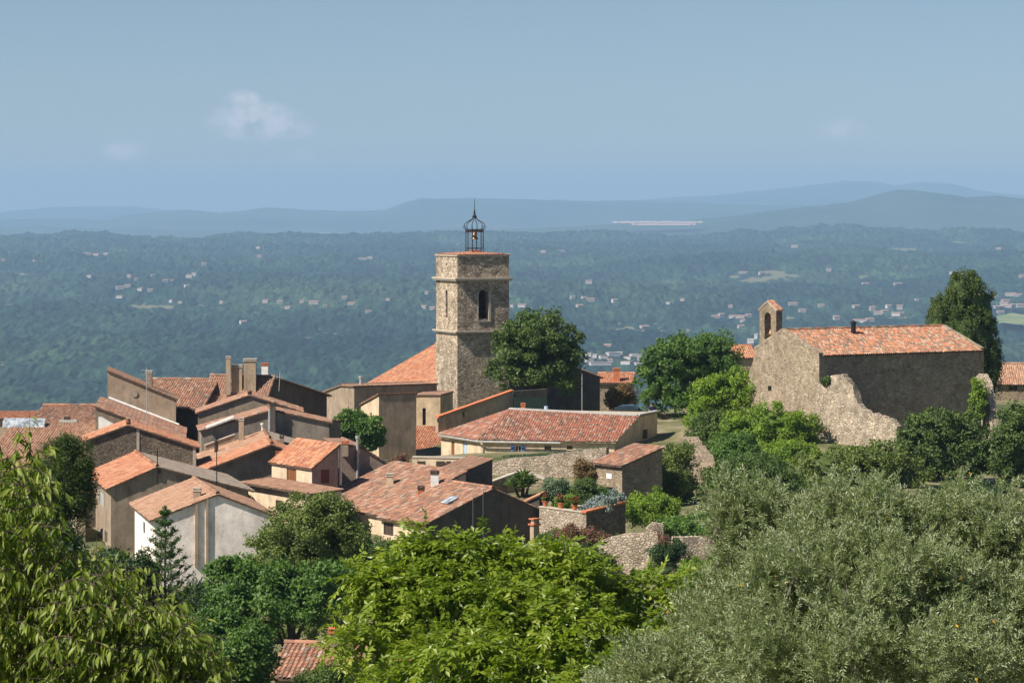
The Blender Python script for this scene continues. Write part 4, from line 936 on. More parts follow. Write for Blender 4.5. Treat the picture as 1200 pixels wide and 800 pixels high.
r, fr, Wd, Dp, pr, ro = H('house', 'large house with broad faded orange roof at the left edge, behind the dark green tree', -30, 214, -3, rx=119, Dp=13, axis='v', prof=[('0', 556), ('1', 495)], base=600, wm='st_mid', rm='ti_tan', eo=.3, vo=.1)
m = MB(); zt = fr.z(494, 3, Dp - .5); a, b = fr.tu(4, Dp - .9), fr.tu(53, Dp - .9)
m.hexa([fr.pt(a, Dp - 1.3, zt - .4), fr.pt(b, Dp - 1.3, zt - .4), fr.pt(b, Dp - .4, zt - .4), fr.pt(a, Dp - .4, zt - .4), fr.pt(a, Dp - 1.1, zt + .1), fr.pt(b, Dp - 1.1, zt + .1), fr.pt(b, Dp - .4, zt + .28), fr.pt(a, Dp - .4, zt + .28)]); m.build('roof_window', 'skylight', ro)
m = MB(); a, b = fr.tu(117, Dp * .75), fr.tu(128, Dp * .75); zz = fr.z(487, a, Dp * .75)
low_wall('parapet_wall', 'small pale triangular parapet where the left roofs meet the stone gable', (117, 488, 219), (136, 499, 218), zat(520, 219), .3, 'flash')

# middle rows
H('house', 'narrow tan gable with thin orange edge, second row below the chimney group', 232, 228, 5, rx=352, Dp=4.5, axis='u', prof=[(232, 482.5), (292, 462), (352, 481)], base=530, wm='pl_brown', rm='ti_mixed', eo=.2, vo=.15)
r, fr, Wd, Dp, pr, ro = H('house', 'grey gabled house with dark flue at its ridge, third row below the chimney group', 236, 219, 8, rx=386, Dp=4.5, axis='u', prof=[(236, 503), (318, 479.5), (386, 494)], base=540, wm='pl_grey', rm='ti_mixed', eo=.2, vo=.15)
m = MB(); a = Vector(fr.pt(fr.tu(241), -.3, fr.z(501, fr.tu(241), 0))); b = Vector(fr.pt(fr.tu(273), -.3, fr.z(489, fr.tu(273), 0))); up = Vector((0, .5, .16))
m.quad(a, b, b + up, a + up); m.quad(a, a - Vector((0, 0, .12)), b - Vector((0, 0, .12)), b); m.build('flashing', 'flash', ro)
chimney(ro, 316, 323.5, 471, 486, 220, 'pl_dark', 'wood_dark', base_drop=2)
x = P(312, 508, 218.6); m = MB(); m.tube([x + Vector((-.3, 0, -.6)), x + Vector((-.3, 0, .65))], .07, 6); m.tube([x + Vector((-.3, 0, .65)), x + Vector((-.3, 0, .8))], .13, 8); m.build('flue', 'white_paint', r)
m = MB(); m.tube([x + Vector((.25, -.1, -.6)), x + Vector((.25, -.1, 1.8))], .1, 6); m.build('downpipe', 'zinc', r)
H('house', 'low brown house with sloping crest and dark right side, left of the small leafy tree', 387, 224, 26, rx=399, lx=335, axis='v', prof=[('0', 492.5), ('1', 509)], base=540, wm='pl_brown', rm='ti_tan', eo=.12, vo=.15)
r, fr, Wd, Dp, pr, ro = H('house', 'pale weathered tiled roofs in stepped bands behind the deep-eaved grey gable', 237, 210, 8, rx=392, Dp=7.5, axis='u', prof=[(237, 541), (316, 513), (392, 535)], base=560, wm='pl_grey', rm='ti_grey', segm=['ti_tan', 'ti_grey'], eo=.2, vo=.15)
chimney(ro, 279.5, 286.5, 489, 516, 214, 'pl_tan', 'trim_stone', base_drop=1.2)
chimney(ro, 327.5, 333, 509, 524, 212, 'pl_brown', 'wood_dark', base_drop=.8)
chimney(ro, 251, 256, 516, 530, 211, 'wood_dark', 'wood_dark')
low_wall('firewall', 'narrow pale tiled firewall crest stepping up through the middle roofs', (240, 522, 217), (275, 509, 217.5), zat(545, 217), .3, 'pl_tan', 'trim_stone', ch=.07)
r, fr, Wd, Dp, pr, ro = H('deep_eave_house', 'closed grey gable shaded by a deep bright orange roof edge, above the salmon roofs', 240, 204, 8, rx=352, Dp=4.5, axis='u', prof=[(240, 549), (318, 519), (352, 533)], base=580, wm='pl_grey', rm='ti_orange', eo=.3, vo=.55)  # verge deepened to throw the dark band onto a closed grey gable
r['category'] = 'barn'
chimney(ro, 323, 331, 528, 545, 203.2, 'pl_tan', 'terracotta', base_drop=1)

# stone gable (left)
r, fr, Wd, Dp, pr, ro = H('house', 'dark rubble stone gable with bright orange roof edge, below the tan shed gable', 101, 206, 8, rx=230, Dp=5, axis='u', prof=[(101, 515), (150, 497), (230, 523)], base=600, wm='st_dark', rm='ti_orange', eo=.25, vo=.15)
m = MB(); O, d = fr.xy(0, 0), fr.u; a = fr.tu(160); panel(m, O, d, a, a + .2, fr.z(540, 0, 0), fr.z(503, 0, 0), -.04, .05); a = fr.tu(226); panel(m, O, d, a, Wd - .02, fr.z(560, 0, 0), fr.z(524, 0, 0), -.05, .05); m.build('quoin', 'trim_stone', r)
x = P(172, 500, 205); m = MB(); m.tube([x, x + Vector((0, 0, 4.2))], .03, 5)
for k in range(4): m.tube([x + Vector((-.45 + .1 * k, 0, 4 - .3 * k)), x + Vector((.45 - .1 * k, 0, 4 - .3 * k))], .02, 4)
tag(m.build('antenna', 'zinc'), 'tall thin television mast above the stone gable', 'antenna')

# E: tall grey-brown gable with stone left face
r, fr, Wd, Dp, pr, ro = H('house', 'tall grey brown gabled house with lit stone side wall and blue grey shutters at left', 130, 188, 14, rx=291, lx=108, axis='u', prof=[(130, 569.5), (184, 546), (291, 573)], base=700, wm='pl_brown', rm='ti_orange', segm=['ti_orange', 'ti_grey'], eo=.35, vo=.2,
  ops=[('L', 116.5, 576, 121.5, 592, 'grey'), ('L', 114.5, 620, 119, 634, 'grey'), ('L', 122.5, 622, 126, 637, 'dark'), ('F', 264, 572, 268, 578, 'dark')])
w = [c for c in r.children if c.name.startswith('wall')][0]; w.data.materials.append(MATS['st_mid'])
for p in w.data.polygons:
    if p.normal.dot(Vector((-fr.u[0], -fr.u[1], 0))) > .8: p.material_index = 2
w.data.materials.clear()
for mm in ('pl_brown', 'pl_brown', 'st_mid'): w.data.materials.append(MATS[mm])
for i, (px, top) in enumerate(((184.5, 526), (254, 512))):
    x = P(px, 556, 188); m = MB(); m.tube([x + Vector((0, 0, -.6)), x + Vector((0, 0, (556 - top) / FPX * 188))], .035, 5); m.tube([x + Vector((-.3, 0, (553 - top) / FPX * 188)), x + Vector((.3, 0, (553 - top) / FPX * 188))], .02, 4)
    tag(m.build('antenna', 'iron'), ['thin dark pole on the ridge of the tall grey brown gable', 'thin dark pole in front of the pale stepped roofs, above the white house'][i], 'pole')
m = MB(); a = fr.tu(186); panel(m, fr.xy(0, 0), fr.u, a - .12, a + .12, fr.z(560, 0, 0), fr.z(549, 0, 0), -.12, .02); m.build('ridge_bracket', 'wood_dark', r)
H('house', 'darker stone house wall between the dark green tree and the tall grey brown gable', 88, 197, 14, rx=126, Dp=6, axis='u', prof=[(88, 577), (126, 577)], base=690, wm='st_dark', rm='ti_brown', eo=.2, vo=.1)
H('house', 'small sunlit cream house with pale shutter glimpsed through the leaves at left', 90, 192, 20, rx=100, Dp=5, lx=None, axis='v', prof=[('0', 598), ('1', 594)], base=680, wm='pl_cream', rm='ti_tan', eo=.2, vo=.1,
  ops=[('L', 74, 612, 79, 630, 'pale')])

# H: salmon house with dormer storey, then wall with chimney and brick gable
r, fr, Wd, Dp, pr, ro = H('house', 'house with brick coloured triangular wall and grey flue pipe beside the cream storey', 396, 203, 14, rx=462, Dp=6, axis='u', prof=[(396, 521), (420, 521.5), (462, 547)], base=600, wm='pl_pink', rm='ti_brown', eo=.1, vo=.08)
m = MB(); a = Vector(fr.pt(fr.tu(418.5), -.16, fr.z(562, 0, 0))); b = Vector((a.x, a.y, fr.z(514, 0, 0))); m.tube([a, b], .1, 8); m.tube([b, b + Vector((0, 0, .2))], .16, 8); m.build('flue', 'zinc', r)
chimney(ro, 400, 409, 516, 526, 203.5, 'pl_brown', 'terracotta')
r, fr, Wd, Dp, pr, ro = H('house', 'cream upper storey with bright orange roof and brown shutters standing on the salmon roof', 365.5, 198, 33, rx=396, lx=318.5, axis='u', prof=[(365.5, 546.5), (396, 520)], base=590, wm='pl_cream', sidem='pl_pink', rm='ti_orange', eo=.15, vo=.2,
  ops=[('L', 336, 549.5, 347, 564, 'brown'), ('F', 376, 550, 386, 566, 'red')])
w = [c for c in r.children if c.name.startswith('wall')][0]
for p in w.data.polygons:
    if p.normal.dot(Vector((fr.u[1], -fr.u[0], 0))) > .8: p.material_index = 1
x = Vector(fr.pt(Wd + .15, -.1, fr.z(568, Wd, 0))); m = MB(); m.tube([x, x + Vector((0, 0, 2.8))], .09, 8); m.build('downpipe', 'zinc', r)
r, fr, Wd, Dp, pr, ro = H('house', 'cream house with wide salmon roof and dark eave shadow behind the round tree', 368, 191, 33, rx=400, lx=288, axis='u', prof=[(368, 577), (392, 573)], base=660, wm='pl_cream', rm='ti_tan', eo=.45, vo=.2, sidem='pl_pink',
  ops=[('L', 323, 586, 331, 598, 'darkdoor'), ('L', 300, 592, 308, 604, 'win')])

# J: big mixed roofs with black gable
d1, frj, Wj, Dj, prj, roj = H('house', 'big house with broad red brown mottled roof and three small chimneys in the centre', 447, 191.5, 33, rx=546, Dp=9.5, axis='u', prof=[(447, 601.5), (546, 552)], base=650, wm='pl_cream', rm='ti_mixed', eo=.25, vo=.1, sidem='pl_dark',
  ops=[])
chimney(roj, 452, 462, 554, 568, 199, 'pl_cream', 'trim_stone')
chimney(roj, 504, 515, 551, 568, 196.5, 'white_paint', 'wood_dark')
chimney(roj, 489, 498, 569, 582, 192, 'terracotta', 'wood_dark', base_drop=.4)
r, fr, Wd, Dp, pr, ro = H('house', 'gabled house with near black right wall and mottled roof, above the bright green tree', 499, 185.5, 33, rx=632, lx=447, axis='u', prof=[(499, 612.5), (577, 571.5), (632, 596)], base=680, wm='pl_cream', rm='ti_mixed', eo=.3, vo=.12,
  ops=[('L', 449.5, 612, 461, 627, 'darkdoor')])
w = [c for c in r.children if c.name.startswith('wall')][0]; w.data.materials[1] = MATS['pl_dark']  # gable turned from the sun: its shade is painted in as dark plaster
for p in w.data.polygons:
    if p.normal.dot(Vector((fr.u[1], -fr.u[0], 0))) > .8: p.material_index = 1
m = MB(); 
tt, ss_ = fr.tu(535), 1.2
p0 = Vector(fr.pt(2.3, 1.0, pr[0][1] + (pr[1][1] - pr[0][1]) * 2.3 / pr[1][0] + .12)); p1 = Vector(fr.pt(3.1, 1.0, pr[0][1] + (pr[1][1] - pr[0][1]) * 3.1 / pr[1][0] + .12)); e = Vector((*fr.v, 0)) * .9; up = Vector((0, 0, .08))
m.hexa([p0, p1, p1 + e, p0 + e, p0 + up, p1 + up, p1 + e + up, p0 + e + up]); m.build('roof_window', 'skylight', ro)
for px in (553, 565):
    x = Vector(fr.pt(fr.tu(px), -.1, fr.z(655, 0, 0))); m = MB(); m.tube([x, (x.x, x.y, fr.z(583 if px < 560 else 576, 0, 0))], .035, 5); m.build('cable', 'zinc', r)
H('house', 'small dark wall block with sloping top behind the big mottled roof', 545, 199, 33, rx=577, Dp=3, axis='u', prof=[(545, 551), (577, 537.5)], base=590, wm='pl_dark', rm='ti_brown', eo=.05, vo=.05)
# chimney pair on the right end of the black gable
m = MB(); x = P(626.5, 640, 184); m.box(x, .42, .42, 1.35, .6); m.box(x + Vector((0, 0, 1.352)), .6, .6, .1, .6, 1); m.box(x + Vector((0, 0, 1.455)), .34, .34, .25, .6); m.box(x + Vector((0, 0, 1.708)), .55, .55, .08, .6, 1)
tag(m.build('chimney_stack', ['pl_tan', 'terracotta']), 'slim tan chimney with two tile caps at the right end of the black gable', 'chimney')
# terrace behind the mottled roof
t = low_wall('terrace_wall', 'pale terrace balustrade wall with dark openings behind the mottled roof', (484, 536, 214), (547, 537, 213), zat(560, 213), .3, 'pl_cream', 'trim_stone')
m = MB(); 
for a in (490, 512, 524): p = P(a, 548, 213.3); m.box(p + Vector((.25, -.12, 0)), .62, .1, .5)
m.build('opening', 'wood_dark', t)

# white house
r, fr, Wd, Dp, pr, ro = H('white_house', 'white rendered gabled house with bright left side and orange roof slope, lower left', 182, 172, 14, rx=319, lx=158, axis='u', prof=[(182, 606.5), (255, 578), (319, 602)], base=710, wm='pl_white', rm='ti_tan', eo=.35, vo=.12,
  ops=[('L', 167.5, 611, 170, 625, 'darkdoor'), ('L', 165, 640, 171, 656, 'win')])
r['category'] = 'house'
m = MB()
for px, dx in ((230, .09), (242.5, .07)):
    a = fr.tu(px); panel(m, fr.xy(0, 0), fr.u, a - dx, a + dx, fr.z(665, 0, 0), fr.z(590 if px < 240 else 585, 0, 0) , -.12, .03)
m.build('wall_rib', 'pl_tan', r)
chimney(ro, 226, 236, 571, 583, 174, 'pl_tan', 'trim_stone')

# lower centre: house under the trees
r, fr, Wd, Dp, pr, ro = H('house', 'small low house with mottled pink roof and one chimney almost hidden at the bottom', 322, 122, -8, rx=505, Dp=6, axis='v', prof=[('0', 790), ('.5', 753), ('1', 768)], base=850, wm='pl_cream', rm='ti_mixed', eo=.3, vo=.25,
  ops=[('F', 440, 802, 450, 815, 'winpale')])
chimney(ro, 384, 399, 735, 756, 124.6, 'pl_brown', 'terracotta')
H('house', 'pale house corner glimpsed through drooping leaves at the bottom left', 100, 112, 12, rx=175, Dp=5, axis='u', prof=[(100, 752), (135, 741), (175, 757)], base=850, wm='pl_cream', rm='ti_tan', eo=.2, vo=.15)

# garden terrace walls
def terrace():
    fr = Frame(687, 186, 38); D_ = fr.tv(632); W_ = fr.tu(733); z0 = zat(665, 186)
    root = thing('garden_terrace', 'garden terrace with sunlit pale front wall and dark stone side, carrying the flower pots', 'terrace', fr.pt(W_ / 2, D_ / 2, z0))
    m = MB(); zt = fr.z(601, 0, 0)
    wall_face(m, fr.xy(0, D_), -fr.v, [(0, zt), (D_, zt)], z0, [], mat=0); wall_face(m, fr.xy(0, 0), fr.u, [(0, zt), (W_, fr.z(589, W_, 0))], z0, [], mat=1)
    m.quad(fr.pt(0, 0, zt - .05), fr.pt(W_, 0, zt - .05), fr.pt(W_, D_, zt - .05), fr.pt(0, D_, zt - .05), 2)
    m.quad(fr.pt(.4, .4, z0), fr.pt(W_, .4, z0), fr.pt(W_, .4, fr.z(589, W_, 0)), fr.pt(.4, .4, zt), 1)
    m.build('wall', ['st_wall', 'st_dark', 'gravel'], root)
    c = MB(); zz = fr.z(589, W_, 0); c.hexa([fr.pt(-.1, -.1, zt + .003), fr.pt(W_, -.1, zz + .003), fr.pt(W_, .42, zz + .003), fr.pt(-.1, .42, zt + .003), fr.pt(-.1, -.1, zt + .12), fr.pt(W_, -.1, zz + .12), fr.pt(W_, .42, zz + .12), fr.pt(-.1, .42, zt + .12)]); c.build('coping', 'terracotta', root)
    c = MB(); c.hexa([fr.pt(-.05, .423, zt + .003), fr.pt(.35, .423, zt + .003), fr.pt(.35, D_, zt + .003), fr.pt(-.05, D_, zt + .003), fr.pt(-.05, .423, zt + .08), fr.pt(.35, .423, zt + .08), fr.pt(.35, D_, zt + .08), fr.pt(-.05, D_, zt + .08)]); c.build('coping', 'trim_stone', root)
    return fr, D_, zt
TF, TD, TZ = terrace()
H('shed', 'little dark lean-to shed with orange roof edge at the left end of the garden terrace', 615, 193, -10, rx=632, Dp=2.5, axis='u', prof=[(615, 587), (632, 579)], base=615, wm='pl_dark', rm='ti_orange', eo=.1, vo=.1)
ruin_wall('stone_wall', 'pale rough stone wall below the garden terrace, left of the dark rose bush', np.array([(702 - CX) / FPX * 171, 171.0]), np.array([(772 - CX) / FPX * 170, 170.0]), [(0, zat(633, 171)), (.2, zat(628, 171)), (.4, zat(625, 171)), (1, zat(623, 170))], -24, .7, 'st_ruin', .025, wob=.1)
ruin_wall('stone_wall', 'pale rough stone wall between the dark rose bush and the olive tree', np.array([(788 - CX) / FPX * 170, 170.0]), np.array([(885 - CX) / FPX * 171, 171.0]), [(0, zat(628, 170)), (.3, zat(629, 170)), (1, zat(627, 171))], -24, .7, 'st_ruin', .025, wob=.1)
ruin_wall('stone_pier', 'stubby pale stone pier behind the rough stone wall', np.array([(757 - CX) / FPX * 175, 175.0]), np.array([(777 - CX) / FPX * 175, 175.0]), [(0, zat(617, 175)), (.4, zat(611, 175)), (1, zat(613, 175))], -24, .8, 'st_ruin', .05, n=20)
ruin_wall('stone_wall', 'crumbling earth and stone bank beside the path at the foot of the yellow green shrub', np.array([(806 - CX) / FPX * 232, 232.0]), np.array([(846 - CX) / FPX * 214, 214.0]), [(0, zat(510, 232)), (.4, zat(527, 225)), (1, zat(575, 214))], -24, 1.4, 'st_mid', .15)
# ------------------------------------------------------------------ leaves
leaf('lf_oak', [(0.051, 0.087, 0.026), (0.087, 0.145, 0.036), (0.138, 0.196, 0.051)], .25)
leaf('lf_green', [(.05, .105, .026), (.095, .18, .04), (.155, .26, .055)], .3)
leaf('lf_dark', [(0.023, 0.052, 0.021), (0.039, 0.081, 0.029), (0.065, 0.111, 0.039)], .2)
leaf('lf_yellow', [(0.102, 0.174, 0.029), (0.174, 0.275, 0.036), (0.261, 0.362, 0.043)], .35)
leaf('lf_round', [(.07, .105, .028), (.135, .185, .046), (.22, .275, .075)], .27)
leaf('lf_cypress', [(.04, .075, .016), (.075, .12, .026), (.11, .155, .035)], .15)
leaf('lf_walnut', [(.068, .12, .012), (.135, .205, .017), (.21, .285, .025), (.36, .41, .075)], .38, .4, .45)
leaf('lf_peach', [(.08, .13, .02), (.14, .20, .03), (.22, .28, .05), (.36, .40, .11)], .38, .5, .35)
leaf('lf_olive', [(.085, .12, .045), (.145, .195, .075), (.22, .27, .12), (.34, .38, .22)], .28, .45, .5, back=(.30, .35, .21))
leaf('lf_orange', [(0.450, 0.220, 0.020), (0.600, 0.400, 0.040)], .3)
leaf('lf_fir', [(.05, .10, .03), (.08, .15, .045), (.12, .2, .06)], .2)
leaf('lf_pine', [(.05, .085, .025), (.08, .125, .035), (.12, .17, .05)], .2)
leaf('lf_grey', [(0.072, 0.123, 0.072), (0.131, 0.189, 0.109), (0.189, 0.246, 0.145)], .2)
leaf('lf_agave', [(0.080, 0.140, 0.040), (0.160, 0.240, 0.080), (0.240, 0.330, 0.120)], .15)
leaf('lf_redbrown', [(0.145, 0.072, 0.043), (0.203, 0.131, 0.058), (0.102, 0.116, 0.043)], .3)
leaf('fl_pink', [(.22, .06, .08), (.08, .12, .03), (.33, .11, .13), (.07, .1, .03), (.28, .14, .13)], .3)
leaf('fl_red', [(.32, .02, .02), (.4, .05, .04), (.05, .09, .02), (.05, .09, .02)], .2)
leaf('fl_blue', [(.28, .33, .42), (.1, .16, .06), (.36, .42, .5), (.22, .28, .3), (.08, .14, .05)], .25)

def crown(mb, blobs, n, size, rng, clumps=60, cr=.8, spread=1.0, aspect=1.0, up=.25, inner=.18, mat=0, tv=LEAF4, rough=.22, droop=0.0, flat=.8):
    B = np.array(blobs, float); wgt = (B[:, 3] * B[:, 4] + B[:, 3] * B[:, 5] + B[:, 4] * B[:, 5]); wgt = wgt / wgt.sum()
    bi = rng.choice(len(B), clumps, p=wgt); d = rdir(clumps, rng); d[:, 2] = np.where(d[:, 2] < -.75, -d[:, 2] * .6, d[:, 2]); rad = np.where(rng.random(clumps) < inner, rng.uniform(.2, .7, clumps), rng.uniform(1 - rough, 1.04, clumps))
    c = B[bi, :3] + d * B[bi, 3:6] * rad[:, None]
    per = np.maximum(.4, rng.normal(1, .35, clumps)); per = per / per.sum(); ci = rng.choice(clumps, n, p=per); crr = cr * rng.uniform(.6, 1.35, clumps)
    o = rdir(n, rng) * (rng.random(n) ** .45)[:, None] * crr[ci][:, None]; o[:, 2] *= flat
    pos = c[ci] + o
    nrm = o / (np.linalg.norm(o, axis=1, keepdims=True) + 1e-6) * .8 + d[ci] * .5 + rng.normal(0, .55, (n, 3)); nrm[:, 2] += up
    ln = rdir(n, rng) + o / (np.linalg.norm(o, axis=1, keepdims=True) + 1e-6) * .5; ln[:, 2] -= droop
    tone = rng.random(clumps); r = np.clip(tone[ci] * .45 + rng.random(n) * .55, 0, 1)
    sc = size * rng.uniform(.6, 1.3, n); scatter(mb, tv[0], tv[1], pos, frames(ln, nrm), np.stack([sc, sc * aspect, sc], 1), r, mat)
    return c

def coreblobs(mb, bl, rng, k=.52):
    for (x, y, z, rx, ry, rz) in bl:
        n1, n2 = 9, 14; V = []
        for i in range(n1 + 1):
            for j in range(n2):
                a = math.pi * i / n1; b = 2 * math.pi * j / n2; f = k * rng.uniform(.75, 1.1); V.append((x + rx * f * math.sin(a) * math.cos(b), y + ry * f * math.sin(a) * math.sin(b), z + rz * f * math.cos(a)))
        F = [[i * n2 + j, i * n2 + (j + 1) % n2, (i + 1) * n2 + (j + 1) % n2, (i + 1) * n2 + j] for i in range(n1) for j in range(n2)]; mb.add(V, F, 0, rng.random(len(F)) * .3)

def limb_trunk(mb, base, top, r0, targets, rng, r1=None, n=9):
    base = Vector(base); top = Vector(top); r1 = r1 or r0 * .6; pts = [base + (top - base) * t + Vector((rng.normal(0, r0 * .4), rng.normal(0, r0 * .4), 0)) * (0 < t < 1) for t in np.linspace(0, 1, 5)]
    mb.tube([base - Vector((0, 0, .3))] + pts, [r0 * 1.45, r0 * 1.15] + [r0 + (r1 - r0) * t for t in np.linspace(.25, 1, 4)], n)
    for tg in targets:
        tg = Vector(tg); s = pts[int(rng.integers(2, 5))]; mid = s.lerp(tg, .5) + Vector((rng.normal(0, .12), rng.normal(0, .12), .12)) * (tg - s).length * .5
        mb.tube([s, s.lerp(mid, .5), mid, mid.lerp(tg, .5), tg], [r1 * .75, r1 * .6, r1 * .45, r1 * .3, r1 * .12], 6)

def tree(name, label, px, py0, py1, w, Y, mat, cat='tree', core=.52, n=9000, size=.3, clumps=90, cr=.7, blobs=None, base=None, group=None, inner=.2, rough=.22, trunk=True, seed=None, up=.25, bark='bark', depth=1.0, droop=0.0, flat=.8, aspect=1.0):
    """crown fills columns px +- w/2 and rows py0..py1 at distance Y"""
    rng = np.random.default_rng(int(px * 31 + Y) if seed is None else seed); s = Y / FPX; c = P(px, (py0 + py1) / 2, Y); rx = w / 2 * s; rz = (py1 - py0) / 2 * s
    if blobs is None: bl = [(c.x, c.y, c.z, rx * .86, rx * .86 * depth, rz * .86)]
    else: bl = [((bx - CX) / FPX * (Y + dy), Y + dy, -(by - HY) / FPX * (Y + dy), bw / 2 * s, bw / 2 * s * depth, bh / 2 * s) for bx, by, bw, bh, dy in blobs]
    gx, gy = c.x, c.y; zb = base if base is not None else gz(gx, gy); root = thing(name, label, cat, (gx, gy, zb), group)
    m = MB(); coreblobs(m, bl, rng, core); cc = crown(m, bl, n, size, rng, clumps, cr, inner=inner, rough=rough, up=up, droop=droop, flat=flat, aspect=aspect); m.build('crown', mat, root)
    if trunk:
        t = MB(); tg = [tuple(cc[i]) for i in rng.choice(len(cc), min(14, len(cc)), replace=False)]; ht = max(c.z - zb, .4); limb_trunk(t, (gx, gy, zb), (gx + rng.normal(0, .1), gy, max(zb + .3, c.z - rz * .35)), max(.05, min(.28, ht * .045)), tg, rng); t.build('trunk', bark, root)
    return root

# ---- trees round the village
tree('round_tree', 'large rounded dark green tree immediately right of the bell tower', 626, 357, 478, 118, 267, 'lf_oak', n=26000, size=.3, clumps=230, cr=.62,
     blobs=[(634, 392, 74, 66, 0), (606, 404, 62, 52, 0), (655, 408, 58, 66, 0), (610, 436, 74, 60, 0), (648, 440, 66, 50, 0), (628, 420, 90, 80, 1), (590, 418, 40, 44, -1)])
tree('broad_tree', 'broad fresh green tree between the parked car and the chapel bellcote', 811, 388, 490, 125, 266, 'lf_green', n=38000, size=.28, clumps=320, cr=.62,
     blobs=[(812, 416, 80, 56, 0), (784, 430, 70, 66, 0), (842, 420, 62, 60, 0), (770, 452, 50, 56, 0), (820, 446, 80, 60, 1), (856, 444, 40, 46, 0), (785, 408, 36, 26, 0), (835, 400, 40, 24, 0), (800, 468, 100, 40, 1), (840, 468, 60, 40, 1)])
tree('cypress', 'tall dense cypress of several spires rising behind the right end of the chapel', 1135, 320, 480, 80, 262, 'lf_cypress', n=80000, size=.16, clumps=620, cr=.36, inner=.05, flat=1.5, rough=.12, core=.82,
     blobs=[(1130, 350, 40, 64, 0), (1110, 374, 44, 64, 0), (1146, 368, 42, 80, 0), (1126, 346, 26, 56, -1), (1142, 350, 22, 50, -1), (1100, 380, 26, 46, -1), (1128, 392, 66, 90, 0), (1152, 410, 38, 90, 0), (1160, 430, 28, 90, 0), (1140, 430, 60, 90, 1), (1103, 372, 26, 36, 0), (1122, 334, 14, 30, 0), (1137, 336, 16, 34, 0)])
tree('shrub', 'tall light green rounded shrub tree left of the chapel gable, below the broad tree', 856, 434, 530, 104, 250, 'lf_yellow', n=36000, size=.25, clumps=260, cr=.55, blobs=[(838, 462, 56, 48, 0), (868, 456, 62, 44, 0), (828, 484, 46, 56, 0), (868, 486, 70, 60, 0), (850, 504, 90, 56, 0)])
tree('shrub', 'bright yellow green shrub in front of the chapel gable', 905, 470, 560, 140, 238, 'lf_yellow', n=42000, size=.24, clumps=320, cr=.55, blobs=[(900, 492, 80, 44, 0), (868, 508, 64, 60, 0), (934, 506, 64, 46, 0), (905, 528, 130, 60, 0), (958, 523, 40, 30, 0), (900, 550, 150, 50, -1)])
tree('shrub', 'rounded bush between the grass strip and the light green shrub tree', 838, 478, 552, 66, 240, 'lf_oak', n=20000, size=.24, clumps=190, cr=.5)
tree('oak_tree', 'dark green bushy oak against the black side wall of the chapel', 1100, 475, 580, 100, 225, 'lf_oak', n=24000, size=.26, clumps=210, cr=.55, blobs=[(1092, 500, 62, 46, 0), (1130, 508, 52, 50, 0), (1070, 520, 50, 50, 0), (1105, 535, 100, 70, 0), (1148, 530, 36, 60, 0)])
tree('oak_tree', 'dark green bushy tree at the right edge beside the ivy pier', 1190, 468, 590, 66, 222, 'lf_oak', n=14000, size=.26, clumps=130, cr=.55)
tree('shrub', 'low olive green scrub below the ruined wall', 1005, 518, 600, 120, 218, 'lf_round', n=20000, size=.25, clumps=180, cr=.55, blobs=[(975, 545, 80, 44, 0), (1025, 538, 80, 36, 0), (1000, 570, 130, 60, 0), (1060, 560, 60, 50, 0)])
tree('shrub', 'dull green scrub between the yellow green shrub and the olive tree', 880, 532, 625, 150, 212, 'lf_oak', n=34000, size=.22, clumps=300, cr=.55)
tree('shrub', 'olive green scrub left of the low scrub, under the foot of the chapel gable', 955, 530, 600, 110, 222, 'lf_round', n=26000, size=.22, clumps=230, cr=.5)
tree('shrub', 'dark scrub under the oak at far right, above the olive tree', 1140, 560, 640, 150, 205, 'lf_dark', n=16000, size=.26, clumps=150, cr=.6)
tree('shrub', 'feathery green tree right of the stone outhouse', 790, 514, 632, 78, 205, 'lf_round', n=28000, size=.2, clumps=240, cr=.5, rough=.4, blobs=[(797, 534, 38, 40, 0), (788, 560, 56, 60, 0), (804, 590, 44, 76, 0), (772, 568, 36, 40, 0), (785, 600, 60, 50, 0)])
tree('shrub', 'light green bush at the foot of the stone outhouse', 762, 578, 640, 62, 190, 'lf_yellow', n=12000, size=.16, clumps=110, cr=.4, blobs=[(762, 600, 54, 40, 0), (775, 590, 40, 34, 0)], trunk=True)
tree('shrub', 'green hedge running right behind the pale rough stone wall', 815, 600, 640, 110, 184, 'lf_green', n=14000, size=.18, clumps=130, cr=.4)
tree('small_tree', 'small fresh green leafy tree in a courtyard left of the brown block', 425, 482, 535, 54, 236, 'lf_green', n=14000, size=.26, clumps=110, cr=.45, blobs=[(412, 498, 36, 32, 0), (430, 504, 40, 42, 0), (436, 522, 28, 24, 0), (405, 512, 26, 26, 0)])
tree('round_tree', 'big dome shaped olive green tree in front of the white house and mottled roofs', 366, 573, 760, 168, 150, 'lf_round', n=80000, size=.15, clumps=560, cr=.40, blobs=[(365, 628, 120, 100, 0), (325, 655, 90, 76, 0), (405, 655, 92, 96, 0), (362, 700, 160, 120, 0), (385, 602, 60, 48, 0), (424, 690, 46, 96, 0), (300, 690, 60, 60, 0)], inner=.1)
tree('fig_tree', 'dark green large leaved tree below the dome shaped tree', 340, 640, 770, 190, 142, 'lf_green', n=30000, size=.24, clumps=240, cr=.42, blobs=[(300, 680, 60, 50, -1), (325, 703, 120, 76, -2), (268, 700, 60, 60, -2), (262, 665, 34, 24, -1), (385, 690, 80, 60, -2), (262, 752, 84, 70, -3)])
tree('tree', 'near black shaded tree between the young fir and the drooping leaves', 150, 650, 790, 90, 118, 'lf_dark', n=24000, size=.17, clumps=190, cr=.42, blobs=[(152, 685, 60, 70, 0), (132, 668, 40, 40, 0), (140, 730, 90, 90, 0), (215, 745, 100, 80, 0)])
